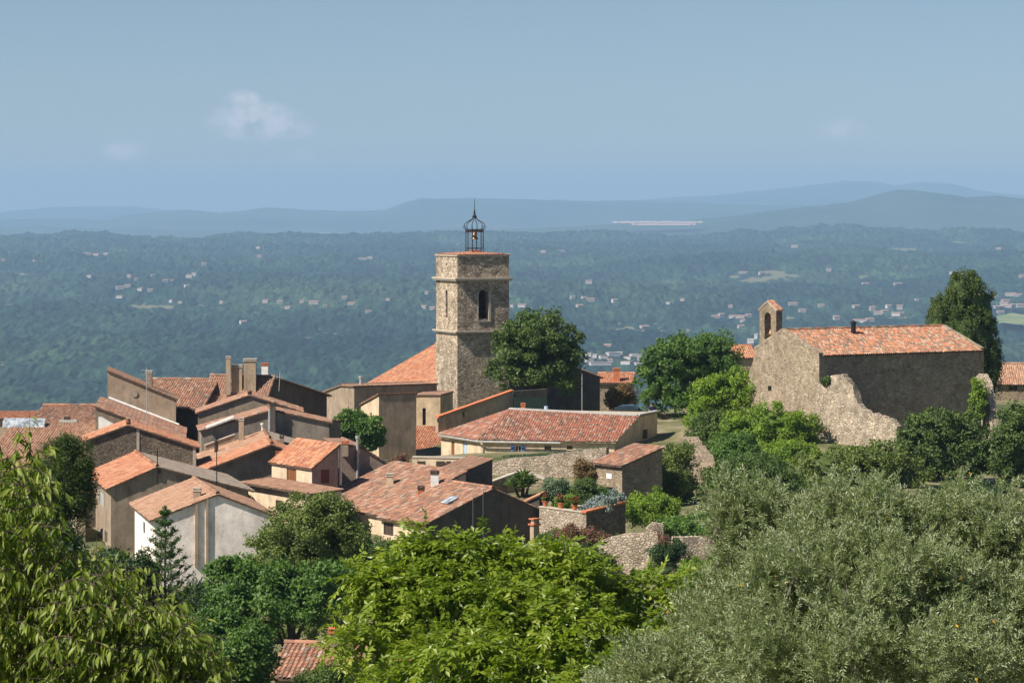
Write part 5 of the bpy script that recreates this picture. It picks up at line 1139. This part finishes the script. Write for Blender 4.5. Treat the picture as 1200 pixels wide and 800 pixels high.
tree('tree', 'dark green bushy tree beside the low hidden house at the bottom', 262, 710, 830, 130, 112, 'lf_green', n=26000, size=.17, clumps=220, cr=.4)
tree('shrub', 'grey green shrub in front of the low hidden house at the bottom', 390, 776, 850, 110, 105, 'lf_oak', n=22000, size=.12, clumps=190, cr=.3)
tree('pine_tree', 'soft dark pine at left, rising in front of the faded orange roof', 68, 512, 680, 80, 100, 'lf_pine', n=70000, size=.13, clumps=340, cr=.33, aspect=.4, blobs=[(76, 545, 50, 60, 0), (60, 570, 60, 60, 0), (85, 585, 44, 60, 0), (50, 620, 80, 90, 0), (80, 528, 26, 30, 0), (95, 560, 26, 50, 0)], up=.1)
tree('tree', 'dark leafy mass at the left edge below the pine', 40, 600, 800, 160, 96, 'lf_dark', n=30000, size=.17, clumps=240, cr=.4)
# garden plants
tree('bush', 'grey green bush on the garden terrace under the retaining wall', 652, 558, 596, 44, 196, 'lf_grey', cat='bush', n=9000, size=.14, clumps=90, cr=.3)
tree('bush', 'round green bush beside the outhouse with reddish edges', 684, 560, 600, 38, 195, 'lf_oak', cat='bush', n=9000, size=.14, clumps=90, cr=.3)
tree('bush', 'reddish climbing plant on the retaining wall left of the outhouse', 688, 535, 572, 34, 203, 'lf_redbrown', cat='bush', n=4500, size=.15, clumps=60, cr=.35, inner=.3)
tree('bush', 'small yellow green bush behind the red flower pots', 662, 578, 602, 30, 190, 'lf_yellow', cat='bush', n=5000, size=.12, clumps=50, cr=.25)
tree('bush', 'bush covered with pale blue flowers at the corner of the garden terrace', 704, 580, 606, 44, 187.5, 'fl_blue', cat='bush', n=6000, size=.15, clumps=70, cr=.26, blobs=[(692, 597, 24, 18, 0), (706, 590, 26, 20, 0), (720, 583, 16, 16, .8)])
tree('bush', 'pink flowering oleander in front of the garden terrace wall', 682, 614, 662, 66, 172, 'fl_pink', cat='bush', n=7000, size=.13, clumps=90, cr=.32, blobs=[(668, 626, 36, 20, 0), (695, 632, 40, 24, 0)])
tree('bush', 'green leafy base of shrubs under the pink oleander', 690, 630, 690, 76, 171, 'lf_oak', cat='bush', n=10000, size=.14, clumps=100, cr=.35)
tree('bush', 'dark rose bush with pink tips between two lengths of rough stone wall', 784, 628, 678, 56, 166, 'lf_dark', cat='bush', n=9000, size=.12, clumps=90, cr=.3)
tree('bush', 'pink rose blooms on top of the dark bush by the stone wall', 776, 622, 650, 30, 166, 'fl_pink', cat='bush', n=900, size=.12, clumps=22, cr=.25, trunk=False)
tree('bush', 'rust brown shrub below the small orange roof behind the car', 728, 450, 486, 34, 290, 'lf_redbrown', cat='bush', n=6000, size=.26, clumps=70, cr=.5)
tree('bush', 'green ivy clump at the top of the broken pier', 1147, 438, 500, 20, 233, 'lf_yellow', cat='bush', n=3500, size=.2, clumps=45, cr=.35)
tree('bush', 'tuft of green with red flowers where the ruined wall meets the chapel', 970, 441, 452, 14, 238.5, 'lf_oak', cat='bush', n=800, size=.16, clumps=14, cr=.22, trunk=False, base=zat(452, 238.5))
tree('bush', 'pink geraniums at the edge of the mottled roof terrace', 471, 532, 545, 24, 206, 'fl_pink', cat='bush', n=900, size=.12, clumps=22, cr=.22, trunk=False, base=zat(548, 206))
tree('bush', 'green ivy and shrubs filling the gap right of the black gable', 648, 618, 680, 50, 176, 'lf_oak', cat='bush', n=9000, size=.15, clumps=90, cr=.35)
tree('bush', 'rough green scrub below the garden terrace side wall', 735, 622, 690, 60, 178, 'lf_green', cat='bush', n=9000, size=.15, clumps=90, cr=.35)
tree('bush', 'dry yellowish bush in front of the pale rough stone wall', 840, 648, 700, 110, 160, 'lf_yellow', cat='bush', n=9000, size=.14, clumps=90, cr=.35)
tree('bush', 'dark green bush against the outhouse, behind the pale blue flowers', 700, 566, 600, 40, 197, 'lf_green', cat='bush', n=7000, size=.14, clumps=70, cr=.3)
# grass verge on top of the retaining wall: uncountable
def verge():
    rng = np.random.default_rng(4); n = 3500; t = rng.random(n); px = 590 + 122 * t; Yv = 223.5 - 3 * t + rng.random(n) * 1.6; py = np.interp(px, [590, 640, 680, 712], [536, 533.5, 529.5, 525])
    pos = np.stack([(px - CX) / FPX * Yv, Yv, -(py - HY) / FPX * Yv + rng.random(n) * .1 - .05], 1); d = rdir(n, rng) * .6; d[:, 2] = 1; m = MB()
    scatter(m, LEAF4[0], LEAF4[1], pos, frames(d, rdir(n, rng)), np.stack([np.full(n, .22), np.full(n, .08), np.full(n, .2)], 1), rng.random(n)); tag(m.build('grass', 'lf_grey'), kind='stuff')
verge()
def spiky():
    rng = np.random.default_rng(5); root = thing('yucca', 'spiky green yucca growing in front of the retaining wall', 'plant', tuple(P(612, 583, 204)))
    m = MB(); c = P(612, 572, 204)
    for (dx, dz) in ((0, 0), (-.5, .1), (.45, .2), (.1, .6)):
        n = 90; d = rdir(n, rng); d[:, 2] = np.abs(d[:, 2]) + .25; pos = np.tile(np.array([c.x + dx, c.y, c.z + dz]), (n, 1)); up = np.tile([0, 0, 1.0], (n, 1))
        scatter(m, LEAFLONG[0], LEAFLONG[1], pos, frames(d, up + rng.normal(0, .2, (n, 3))), np.stack([np.full(n, .95), np.full(n, .5), np.full(n, 1.)], 1), rng.random(n))
    m.build('leaf_rosette', 'lf_agave', root); t = MB()
    for (dx, dz) in ((0, 0), (-.5, .1), (.45, .2), (.1, .6)): t.tube([P(612, 583, 204) + Vector((dx * .5, 0, 0)), c + Vector((dx, 0, dz))], [.12, .08], 7)
    t.build('stem', 'bark', root)
spiky()
# potted red flowers on the terrace wall
def pots():
    rng = np.random.default_rng(6)
    for i, (px, lab) in enumerate(((639, 'terracotta pot of red geraniums at the left end of the terrace wall'), (657, 'terracotta pot of red geraniums in the middle of the terrace wall'), (673.5, 'terracotta pot of red geraniums nearest the pale blue flowering bush'))):
        s = TF.tv(px, .16); p = TF.pt(.16, s, TZ + .085); root = thing('flower_pot', lab, 'flower pot', p, 'red flower pots on the terrace wall')
        a = MB(); a.lathe(p, [(0, 0), (.13, 0), (.19, .3), (.22, .3), (.22, .36), (.17, .36), (.16, .3), (0, .3)], 14); a.build('pot', 'terracotta', root)
        m = MB(); crown(m, [(p[0], p[1], p[2] + .5, .22, .22, .16)], 350, .12, rng, 16, .12); m.build('leaves', 'lf_oak', root)
        m = MB(); crown(m, [(p[0], p[1], p[2] + .6, .26, .26, .18)], 300, .12, rng, 16, .1); m.build('flowers', 'fl_red', root)
pots()

# young fir: straight stem with up-curving whorls
def fir():
    rng = np.random.default_rng(9); Y = 118; top = P(193.5, 594, Y); zb = gz(top.x, Y); root = thing('young_fir', 'young fir with open whorled branches in front of the white house', 'tree', (top.x, Y, zb)); t = MB(); t.tube([(top.x, Y, zb), (top.x, Y, top.z)], [.16, .015], 7)
    m = MB(); s = Y / FPX; pos = []; dd = []; nn = []; br = t
    def tuft(a, b, w, k):
        for f in np.linspace(0, 1, k):
            p = a + (b - a) * f
            for _ in range(4):
                pos.append(p + rng.normal(0, w * .045, 3)); dd.append((b - a) / np.linalg.norm(b - a) * .9 + rng.normal(0, .5, 3)); nn.append(rng.normal(0, 1, 3) + [0, 0, .6])
    c0 = np.array([top.x, Y, top.z])
    for k in np.linspace(0, 1, 30):
        p = c0 - np.array([0, 0, k * 24 * s]); 
        for _ in range(10): pos.append(p + rng.normal(0, .02 + .10 * k ** .6, 3) * [1, 1, .4]); dd.append(np.array([*rng.normal(0, .6, 2), 1.0])); nn.append(rng.normal(0, 1, 3))
    for i in range(13):
        z = top.z - (9 + i * 13.0) * s; L = (5 + i * 4.4) * s * 1.0; k = 5 if i < 3 else 6
        for j in range(k):
            a = 2 * math.pi * j / k + i * .5 + rng.normal(0, .1); l = L * rng.uniform(.8, 1.15); o = np.array([top.x, Y, z]); tip = o + np.array([math.cos(a) * l, math.sin(a) * l, l * .62]); mid = (o + tip) / 2 - np.array([0, 0, l * .14])
            br.tube([tuple(o), tuple(mid), tuple(tip)], [.03, .02, .008], 4); tuft(o + (mid - o) * .3, mid, 1.0, max(3, int(l / .1))); tuft(mid, tip, .8, max(3, int(l / .1)))
            for sd in (-1, 1):
                for f in (.4, .75):
                    b0 = o + (tip - o) * f - np.array([0, 0, l * .1 * (1 - f)]); side = np.array([-math.sin(a) * sd, math.cos(a) * sd, .25]) * l * .26 * (1.1 - f) + (tip - o) * .12; tuft(b0, b0 + side, .7, 5)
    n = len(pos); scatter(m, LEAF4[0], LEAF4[1], np.array(pos), frames(np.array(dd), np.array(nn)), np.stack([np.full(n, .11), np.full(n, .08), np.full(n, .1)], 1), rng.random(n)); m.build('foliage', 'lf_fir', root); br.build('trunk', 'bark', root)
fir()

tree('shrub', 'tall green bush at the left foot of the yellow green shrub', 858, 505, 575, 76, 228, 'lf_green', n=24000, size=.22, clumps=210, cr=.5)
tree('shrub', 'yellow green bush directly below the chapel gable', 925, 512, 580, 90, 228, 'lf_yellow', n=26000, size=.22, clumps=230, cr=.5)
tree('shrub', 'dull green bush under the lower end of the ruined wall', 1000, 522, 585, 96, 226, 'lf_round', n=24000, size=.22, clumps=220, cr=.5)
tree('shrub', 'dark green bush beside the path, behind the olive top', 890, 528, 600, 90, 220, 'lf_oak', n=24000, size=.22, clumps=220, cr=.5)
tree('shrub', 'dark shrub at the foot of the mottled roof house, left of the walnut crown', 440, 628, 690, 70, 162, 'lf_oak', n=16000, size=.17, clumps=150, cr=.4)
tree('shrub', 'dark shrub hiding the foot of the tall grey brown gable', 128, 640, 720, 60, 160, 'lf_dark', n=14000, size=.17, clumps=130, cr=.4)
tree('shrub', 'dark shrub hiding the foot of the white house gable', 235, 680, 740, 90, 158, 'lf_dark', n=14000, size=.17, clumps=130, cr=.4)
# uncountable scrub covering the slope between the near trees and the village
def scrub():
    rng = np.random.default_rng(77); m = MB(); k = 0
    while k < 230:
        y = rng.uniform(72, 238); x = rng.uniform(-.28, .36) * y; px = CX + x / y * FPX; h = rng.uniform(1.2, 3.6)
        if y > 158 and -20 < px < 900: continue
        if y > 185 and (px < 1210): continue
        z = gz(x, y); py = HY - (z + h) / y * FPX
        if px < 1200 and px > -10 and py < 655: continue
        r = h * rng.uniform(.5, .8); crown(m, [(x, y, z + h * .5, r, r, h * .5)], 750, .34, rng, 16, r * .45); coreblobs(m, [(x, y, z + h * .45, r, r, h * .45)], rng, .7); k += 1
    tag(m.build('scrub', 'lf_oak'), kind='stuff')
scrub()
# ---- foreground walnut (bright green)
def walnut(name, label, blobs, Y, n, size, mat, seed, clumps, cr, cx0, bark='bark_pale'):
    rng = np.random.default_rng(seed); s = Y / FPX; bl = [((bx - CX) / FPX * (Y + dy), Y + dy, -(by - HY) / FPX * (Y + dy), bw / 2 * s, bw / 2 * s * .8, bh / 2 * s) for bx, by, bw, bh, dy in blobs]
    x0 = (cx0 - CX) / FPX * Y; zb = gz(x0, Y); root = thing(name, label, 'tree', (x0, Y, zb)); m = MB()
    # sprays: each spray is a rib with paired drooping leaflets
    B = np.array(bl); w = B[:, 3] * B[:, 5]; w = w / w.sum(); ns = n // 13; bi = rng.choice(len(B), clumps, p=w); d = rdir(clumps, rng); d[:, 1] -= .25; d[:, 2] = np.where(d[:, 2] < -.5, -d[:, 2], d[:, 2]); rad = rng.uniform(.55, 1.05, clumps)
    c = B[bi, :3] + d * B[bi, 3:6] * rad[:, None]; ci = rng.integers(0, clumps, ns); o = rdir(ns, rng) * (rng.random(ns) ** .5)[:, None] * cr * rng.uniform(.6, 1.3, clumps)[ci][:, None]; o[:, 2] *= .8; sp = c[ci] + o
    sd = o / (np.linalg.norm(o, axis=1, keepdims=True) + 1e-6) + rng.normal(0, .5, (ns, 3)); sd[:, 2] -= .15; sd /= np.linalg.norm(sd, axis=1, keepdims=True); side = np.cross(sd, [0, 0, 1.0]); side /= np.linalg.norm(side, axis=1, keepdims=True) + 1e-6
    pos = []; dirs = []; nr = []; rn = []; tone = np.clip(rng.random(clumps)[ci] * .4 + rng.random(ns) * .35, 0, 1)
    for k in range(13):
        f = (k // 2) / 6.0; sg = 0 if k == 12 else (1 if k % 2 else -1); p = sp + sd * (f * size * 2.4) - np.array([0, 0, 1]) * (f * f * size * .7); pos.append(p)
        q = sd * (.55 if sg else 1) + side * sg * .8 + rng.normal(0, .22, (ns, 3)); q[:, 2] -= .35; dirs.append(q); nn = np.cross(sd, side) * -1; nn = np.where(nn[:, 2:3] < 0, -nn, nn) + rng.normal(0, .35, (ns, 3)); nr.append(nn); rn.append(np.clip(tone + rng.random(ns) * .3, 0, 1))
    pos = np.concatenate(pos); N = len(pos); sc = size * rng.uniform(.75, 1.25, N); scatter(m, LEAF4[0], LEAF4[1], pos, frames(np.concatenate(dirs), np.concatenate(nr)), np.stack([sc, sc * .85, sc], 1), np.concatenate(rn))
    m.build('crown', mat, root); t = MB(); limb_trunk(t, (x0, Y, zb), (x0, Y, float(B[:, 2].mean()) - 1.2), .2, [tuple(x) for x in c[rng.choice(clumps, 34, replace=False)]], rng); t.build('trunk', bark, root)
    return root
walnut('walnut_tree', 'bright green walnut tree with sunlit drooping leaflets, bottom centre', [(560, 667, 130, 76, 0), (495, 663, 100, 66, 0), (640, 677, 140, 76, 0), (450, 709, 110, 90, -1), (560, 725, 200, 120, -1), (690, 705, 100, 70, 1), (430, 760, 60, 60, -2), (650, 755, 180, 100, -2), (760, 705, 90, 60, 1), (540, 795, 200, 110, -3), (730, 755, 120, 80, 0), (660, 825, 260, 90, -3)],
       58, 80000, .15, 'lf_walnut', 11, 420, .42, 590)

# ---- foreground olive
def olive(name, label, blobs, Y, n, seed, clumps, cx0, depth=.9):
    rng = np.random.default_rng(seed); s = Y / FPX; B = np.array([((bx - CX) / FPX * (Y + dy), Y + dy, -(by - HY) / FPX * (Y + dy), bw / 2 * s, bw / 2 * s * depth, bh / 2 * s) for bx, by, bw, bh, dy in blobs])
    x0 = (cx0 - CX) / FPX * Y; zb = gz(x0, Y); root = thing(name, label, 'tree', (x0, Y, zb)); w = B[:, 3] * B[:, 5]; w = w / w.sum(); ns = n // 22
    bi = rng.choice(len(B), clumps, p=w); d = rdir(clumps, rng); d[:, 1] -= .3; d[:, 2] += .2; rad = rng.uniform(.4, 1.0, clumps) ** .7; c = B[bi, :3] + d * B[bi, 3:6] * rad[:, None]
    ci = rng.integers(0, clumps, ns); sp = c[ci] + rng.normal(0, .1, (ns, 3)); sd = d[ci] * .55 + rng.normal(0, .5, (ns, 3)); sd[:, 2] += .55; sd /= np.linalg.norm(sd, axis=1, keepdims=True); L = rng.uniform(.14, .32, ns)
    side = np.cross(sd, rdir(ns, rng)); side /= np.linalg.norm(side, axis=1, keepdims=True); s2 = np.cross(sd, side); pos = []; dr = []; nr = []; rn = []; tone = rng.random(clumps)[ci] * .35
    for k in range(22):
        f = (k // 2 + .5) / 11; sg = 1 if k % 2 else -1; ax = side if (k // 2) % 2 else s2; p = sp + sd * (L * f)[:, None]; p[:, 2] -= L * f * f * .22; pos.append(p); dr.append(sd * .75 + ax * sg * .75 + rng.normal(0, .15, (ns, 3))); nr.append(np.cross(ax, sd) + rng.normal(0, .5, (ns, 3))); rn.append(np.clip(tone + rng.random(ns) * .65, 0, 1))
    pos = np.concatenate(pos); N = len(pos); sc = .05 * rng.uniform(.7, 1.3, N); m = MB(); scatter(m, LEAF4[0], LEAF4[1], pos, frames(np.concatenate(dr), np.concatenate(nr)), np.stack([sc, sc * .52, sc], 1), np.concatenate(rn)); m.build('crown', 'lf_olive', root)
    y = MB(); k = rng.integers(0, ns, 260); scatter(y, LEAF4[0], LEAF4[1], sp[k] + rng.normal(0, .1, (260, 3)) - np.array([0, .1, 0]), frames(rdir(260, rng), rdir(260, rng)), np.full(260, .055), rng.random(260)); y.build('yellow_leaves', 'lf_orange', root)
    tw = MB(); pick = rng.choice(clumps, 150, replace=False)
    for i in pick:
        a = Vector(c[i]); b = a + Vector((rng.normal(0, .2), rng.normal(0, .15), -rng.uniform(.3, .7))); tw.tube([a + Vector((rng.normal(0, .05), 0, .25)), a, b], [.004, .008, .014], 4)
    limb_trunk(tw, (x0, Y + .5, zb), (x0, Y + .5, float(B[:, 2].min()) - .3), .2, [tuple(c[i]) for i in pick[:60]], rng, r1=.1); tw.build('trunk', 'bark_pale', root)
    return root
olive('olive_tree', 'big silvery olive tree filling the bottom right corner', [(1010, 625, 120, 80, 0), (900, 630, 90, 80, 0), (862, 612, 50, 50, 0), (975, 612, 60, 50, 0), (1090, 640, 110, 80, 0), (1160, 655, 100, 100, 0), (1128, 608, 40, 40, .3), (1185, 622, 40, 50, .3), (990, 690, 260, 130, -.6), (885, 690, 90, 90, 0), (870, 745, 140, 90, -.3), (790, 790, 120, 50, 0), (812, 762, 50, 40, .3), (1000, 765, 360, 130, -1), (1140, 745, 180, 140, -.6), (730, 806, 60, 30, .3)],
      31, 430000, 21, 1000, 1000)

# ---- foreground peach tree at left: drooping long leaves on arching twigs
def peach():
    rng = np.random.default_rng(33); Y = 18.0; zb = gz(-3.4, Y); root = thing('peach_tree', 'leafy peach tree with long drooping leaves filling the bottom left corner', 'tree', (-3.4, Y, zb)); pos = []; dr = []; nr = []; rn = []; tw = MB()
    s = Y / FPX
    def twig(p0, d0, L, nl):
        p = np.array(p0, float); d = np.array(d0, float); d /= np.linalg.norm(d); pts = [p.copy()]; k = 10; tn = rng.random() * .35
        for i in range(k):
            p = p + d * L / k; d = d + np.array([rng.normal(0, .06), rng.normal(0, .06), -.13]); d /= np.linalg.norm(d); pts.append(p.copy())
        tw.tube([tuple(q) for q in pts], list(np.linspace(.005, .0015, len(pts))), 4, cap=False)
        for j in range(nl):
            f = (j + rng.random()) / nl * k; i = min(int(f), k - 1); q = pts[i] + (pts[i + 1] - pts[i]) * (f - i); a = rng.random() * 6.28; dd = np.array([math.cos(a) * .75, math.sin(a) * .75, -1.0 + rng.normal(0, .35)]) + (pts[i + 1] - pts[i]) / (L / k) * .5
            pos.append(q); dr.append(dd); nn = np.array([math.cos(a), math.sin(a), .6]) + rng.normal(0, .35, 3); nr.append(nn); rn.append(min(1, tn + rng.random() * .65))
    env = np.array([(-30, 545), (10, 535), (30, 520), (40, 545), (50, 600), (62, 645), (75, 655), (100, 660), (130, 655), (150, 690), (175, 705), (200, 718), (225, 740), (245, 790), (260, 830)], float)
    for i in range(3600):
        px = rng.uniform(-60, 250); top = np.interp(px, env[:, 0], env[:, 1]); py = top + 14 + (rng.random() ** .8) * (840 - top)
        q = P(px, py, Y + rng.uniform(-1.3, 1.3) + (px < 60) * .3); twig((q.x, q.y, q.z), (rng.normal(.0, .5), rng.normal(0, .5), rng.uniform(.1, .9)), rng.uniform(.14, .32), int(rng.integers(7, 14)))
    for (px, py) in ((28, 560), (34, 540), (40, 552), (22, 575), (10, 570), (4, 545), (48, 575), (172, 728), (196, 740), (218, 762), (132, 690), (112, 685)):
        q = P(px, py, Y); twig((q.x, q.y, q.z), (rng.normal(.1, .25), 0, 1.4), .3, 14)
    N = len(pos); m = MB(); sc = .084 * rng.uniform(.7, 1.25, N); scatter(m, LEAFLONG[0], LEAFLONG[1], np.array(pos), frames(np.array(dr), np.array(nr)), np.stack([sc, sc * 1.1, sc], 1), np.array(rn)); m.build('crown', 'lf_peach', root)
    limb_trunk(tw, (-3.4, Y + .4, zb), (-3.2, Y + .3, zb + 1.0), .11, [tuple(P(a, b, Y + .4)) for a, b in ((20, 590), (60, 680), (150, 740), (100, 700), (200, 770), (-20, 620), (40, 640), (120, 760), (-40, 700))], rng, r1=.07); tw.build('trunk', 'bark', root)
peach()

# ------------------------------------------------------------------ car and person on the lane
def car():
    p = P(739, 493.5, 263.5); rot = math.radians(-14); root = thing('parked_car', 'dark blue car parked on the lane behind the red roofed house', 'car', p); z = p.z
    sec = [(-1.85, .35, .62, .78), (-1.75, .28, .74, .86), (-1.0, .25, .86, .98), (0, .25, .88, .98), (1.1, .25, .84, .93), (1.7, .28, .7, .82), (1.86, .35, .6, .7)]
    cs, sn = math.cos(rot), math.sin(rot)
    def w(x, y, zz): return (p.x + x * cs - y * sn, p.y + x * sn + y * cs, z + zz)
    b = MB(); V = []
    for x, lo, hw, hi in sec: V += [w(x, -hw + .05, lo), w(x, -hw, lo + .15), w(x, -hw * .97, hi - .08), w(x, -hw * .85, hi), w(x, hw * .85, hi), w(x, hw * .97, hi - .08), w(x, hw, lo + .15), w(x, hw - .05, lo)]
    F = [[i * 8 + j, i * 8 + (j + 1) % 8, (i + 1) * 8 + (j + 1) % 8, (i + 1) * 8 + j] for i in range(len(sec) - 1) for j in range(8)]; b.add(V, F); b.add(V[:8], [[0, 1, 2, 7], [2, 3, 4, 5], [2, 5, 6, 7]]); b.add(V[-8:], [[7, 2, 1, 0], [5, 4, 3, 2], [7, 6, 5, 2]])
    # roof skin
    rs = [(-1.25, .62, 1.28), (-.9, .66, 1.44), (-.2, .68, 1.5), (.4, .66, 1.46)]; V = []
    for x, hw, zz in rs: V += [w(x, -hw, zz - .04), w(x, -hw * .8, zz), w(x, hw * .8, zz), w(x, hw, zz - .04)]
    b.add(V, [[i * 4 + j, i * 4 + j + 1, i * 4 + j + 5, i * 4 + j + 4] for i in range(3) for j in range(3)]); b.build('body', 'car_paint', root, True)
    g_ = MB(); lo = [(-1.6, .78, .93), (-.9, .82, .98), (-.2, .83, .98), (1.0, .8, .92)]; hi = [(-1.25, .62, 1.24), (-.9, .66, 1.4), (-.2, .68, 1.46), (.4, .66, 1.42)]
    for i in range(3):
        for sgn in (-1, 1):
            a, b_, c, d = lo[i], lo[i + 1], hi[i + 1], hi[i]; g_.quad(w(a[0], sgn * a[1], a[2]), w(b_[0], sgn * b_[1], b_[2]), w(c[0], sgn * c[1], c[2]), w(d[0], sgn * d[1], d[2]))
    for a, c in ((lo[0], hi[0]), (lo[3], hi[3])): g_.quad(w(a[0], -a[1], a[2]), w(a[0], a[1], a[2]), w(c[0], c[1], c[2]), w(c[0], -c[1], c[2]))
    g_.build('window', 'glass', root)
    for x in (-1.2, 1.2):
        for y in (-.8, .8):
            t = MB(); t.tube([w(x, y - .1, .31), w(x, y + .1, .31)], .31, 16); o = t.build('wheel', 'rubber', root); h = MB(); h.tube([w(x, y - .104, .31), w(x, y + .104, .31)], .18, 10); h.build('rim', 'chrome', o)
    for y in (-.5, .5): t = MB(); t.tube([w(1.8, y, .62), w(1.87, y, .6)], .1, 8); t.build('headlight', 'white_paint', root)
car()

def person():
    base = P(763.5, 494.5, 262.5); bm_v = []
    J = {'pelvis': (0, 0, .92, .15), 'waist': (0, 0, 1.08, .135), 'chest': (0, 0, 1.3, .165), 'neck': (0, 0, 1.47, .06), 'head': (.0, -.01, 1.62, .10), 'crown': (0, 0, 1.7, .085),
         'sl': (-.19, 0, 1.4, .065), 'el': (-.26, .02, 1.13, .045), 'hl': (-.24, -.1, .9, .032), 'fl': (-.23, -.13, .82, .022), 'sr': (.19, 0, 1.4, .065), 'er': (.27, 0, 1.13, .045), 'hr': (.25, -.1, .9, .032), 'fr': (.25, -.13, .82, .022),
         'ql': (-.1, 0, .85, .095), 'kl': (-.11, -.02, .48, .062), 'al': (-.11, .03, .09, .042), 'tl': (-.12, -.13, .04, .032), 'qr': (.1, 0, .85, .095), 'kr': (.12, -.02, .48, .062), 'ar': (.13, .03, .09, .042), 'tr': (.14, -.13, .04, .032)}
    E = [('pelvis', 'waist'), ('waist', 'chest'), ('chest', 'neck'), ('neck', 'head'), ('head', 'crown'), ('chest', 'sl'), ('sl', 'el'), ('el', 'hl'), ('hl', 'fl'), ('chest', 'sr'), ('sr', 'er'), ('er', 'hr'), ('hr', 'fr'), ('pelvis', 'ql'), ('ql', 'kl'), ('kl', 'al'), ('al', 'tl'), ('pelvis', 'qr'), ('qr', 'kr'), ('kr', 'ar'), ('ar', 'tr')]
    def skin(name, keys, mat, grow, parent, lv=2):
        ks = [k for k in J if k in keys]; me = bpy.data.meshes.new(name); me.from_pydata([J[k][:3] for k in ks], [(ks.index(a), ks.index(b)) for a, b in E if a in ks and b in ks], []); o = bpy.data.objects.new(name, me); COL.objects.link(o)
        mo = o.modifiers.new('skin', 'SKIN'); 
        for i, k in enumerate(ks): me.skin_vertices[0].data[i].radius = (J[k][3] + grow, J[k][3] + grow); me.skin_vertices[0].data[i].use_root = (i == 0)
        o.modifiers.new('sub', 'SUBSURF').levels = lv; o.modifiers['sub'].render_levels = lv; me.materials.append(MATS[mat]); o.parent = parent; return o
    root = thing('person', 'person in a dark navy top standing beside the blue car', 'person', base); root.rotation_euler.z = math.radians(20)
    for x in ('skin',): skin('body', list(J), 'skin', 0, root)
    skin('shirt', ['pelvis', 'waist', 'chest', 'sl', 'el', 'sr', 'er'], 'cloth_navy', .018, root); skin('trousers', ['pelvis', 'ql', 'kl', 'qr', 'kr', 'al', 'ar'], 'cloth_pale', .016, root)
    h = MB(); v = Vector((0, 0, 0)); h.lathe((0, .02, 1.64), [(.105, -.03), (.118, .03), (.1, .1), (.05, .135), (0, .14)], 14); h.V = [x + np.array(parent_world(root)) for x in h.V]; h.build('hair', 'hair', root, True)
    f = MB()
    for sx in (-.035, .035): f.lathe((sx, -.1, 1.63), [(0, .012), (.012, 0), (0, -.012)], 6)
    f.V = [x + np.array(parent_world(root)) for x in f.V]; f.build('eyes', 'rubber', root)
person()
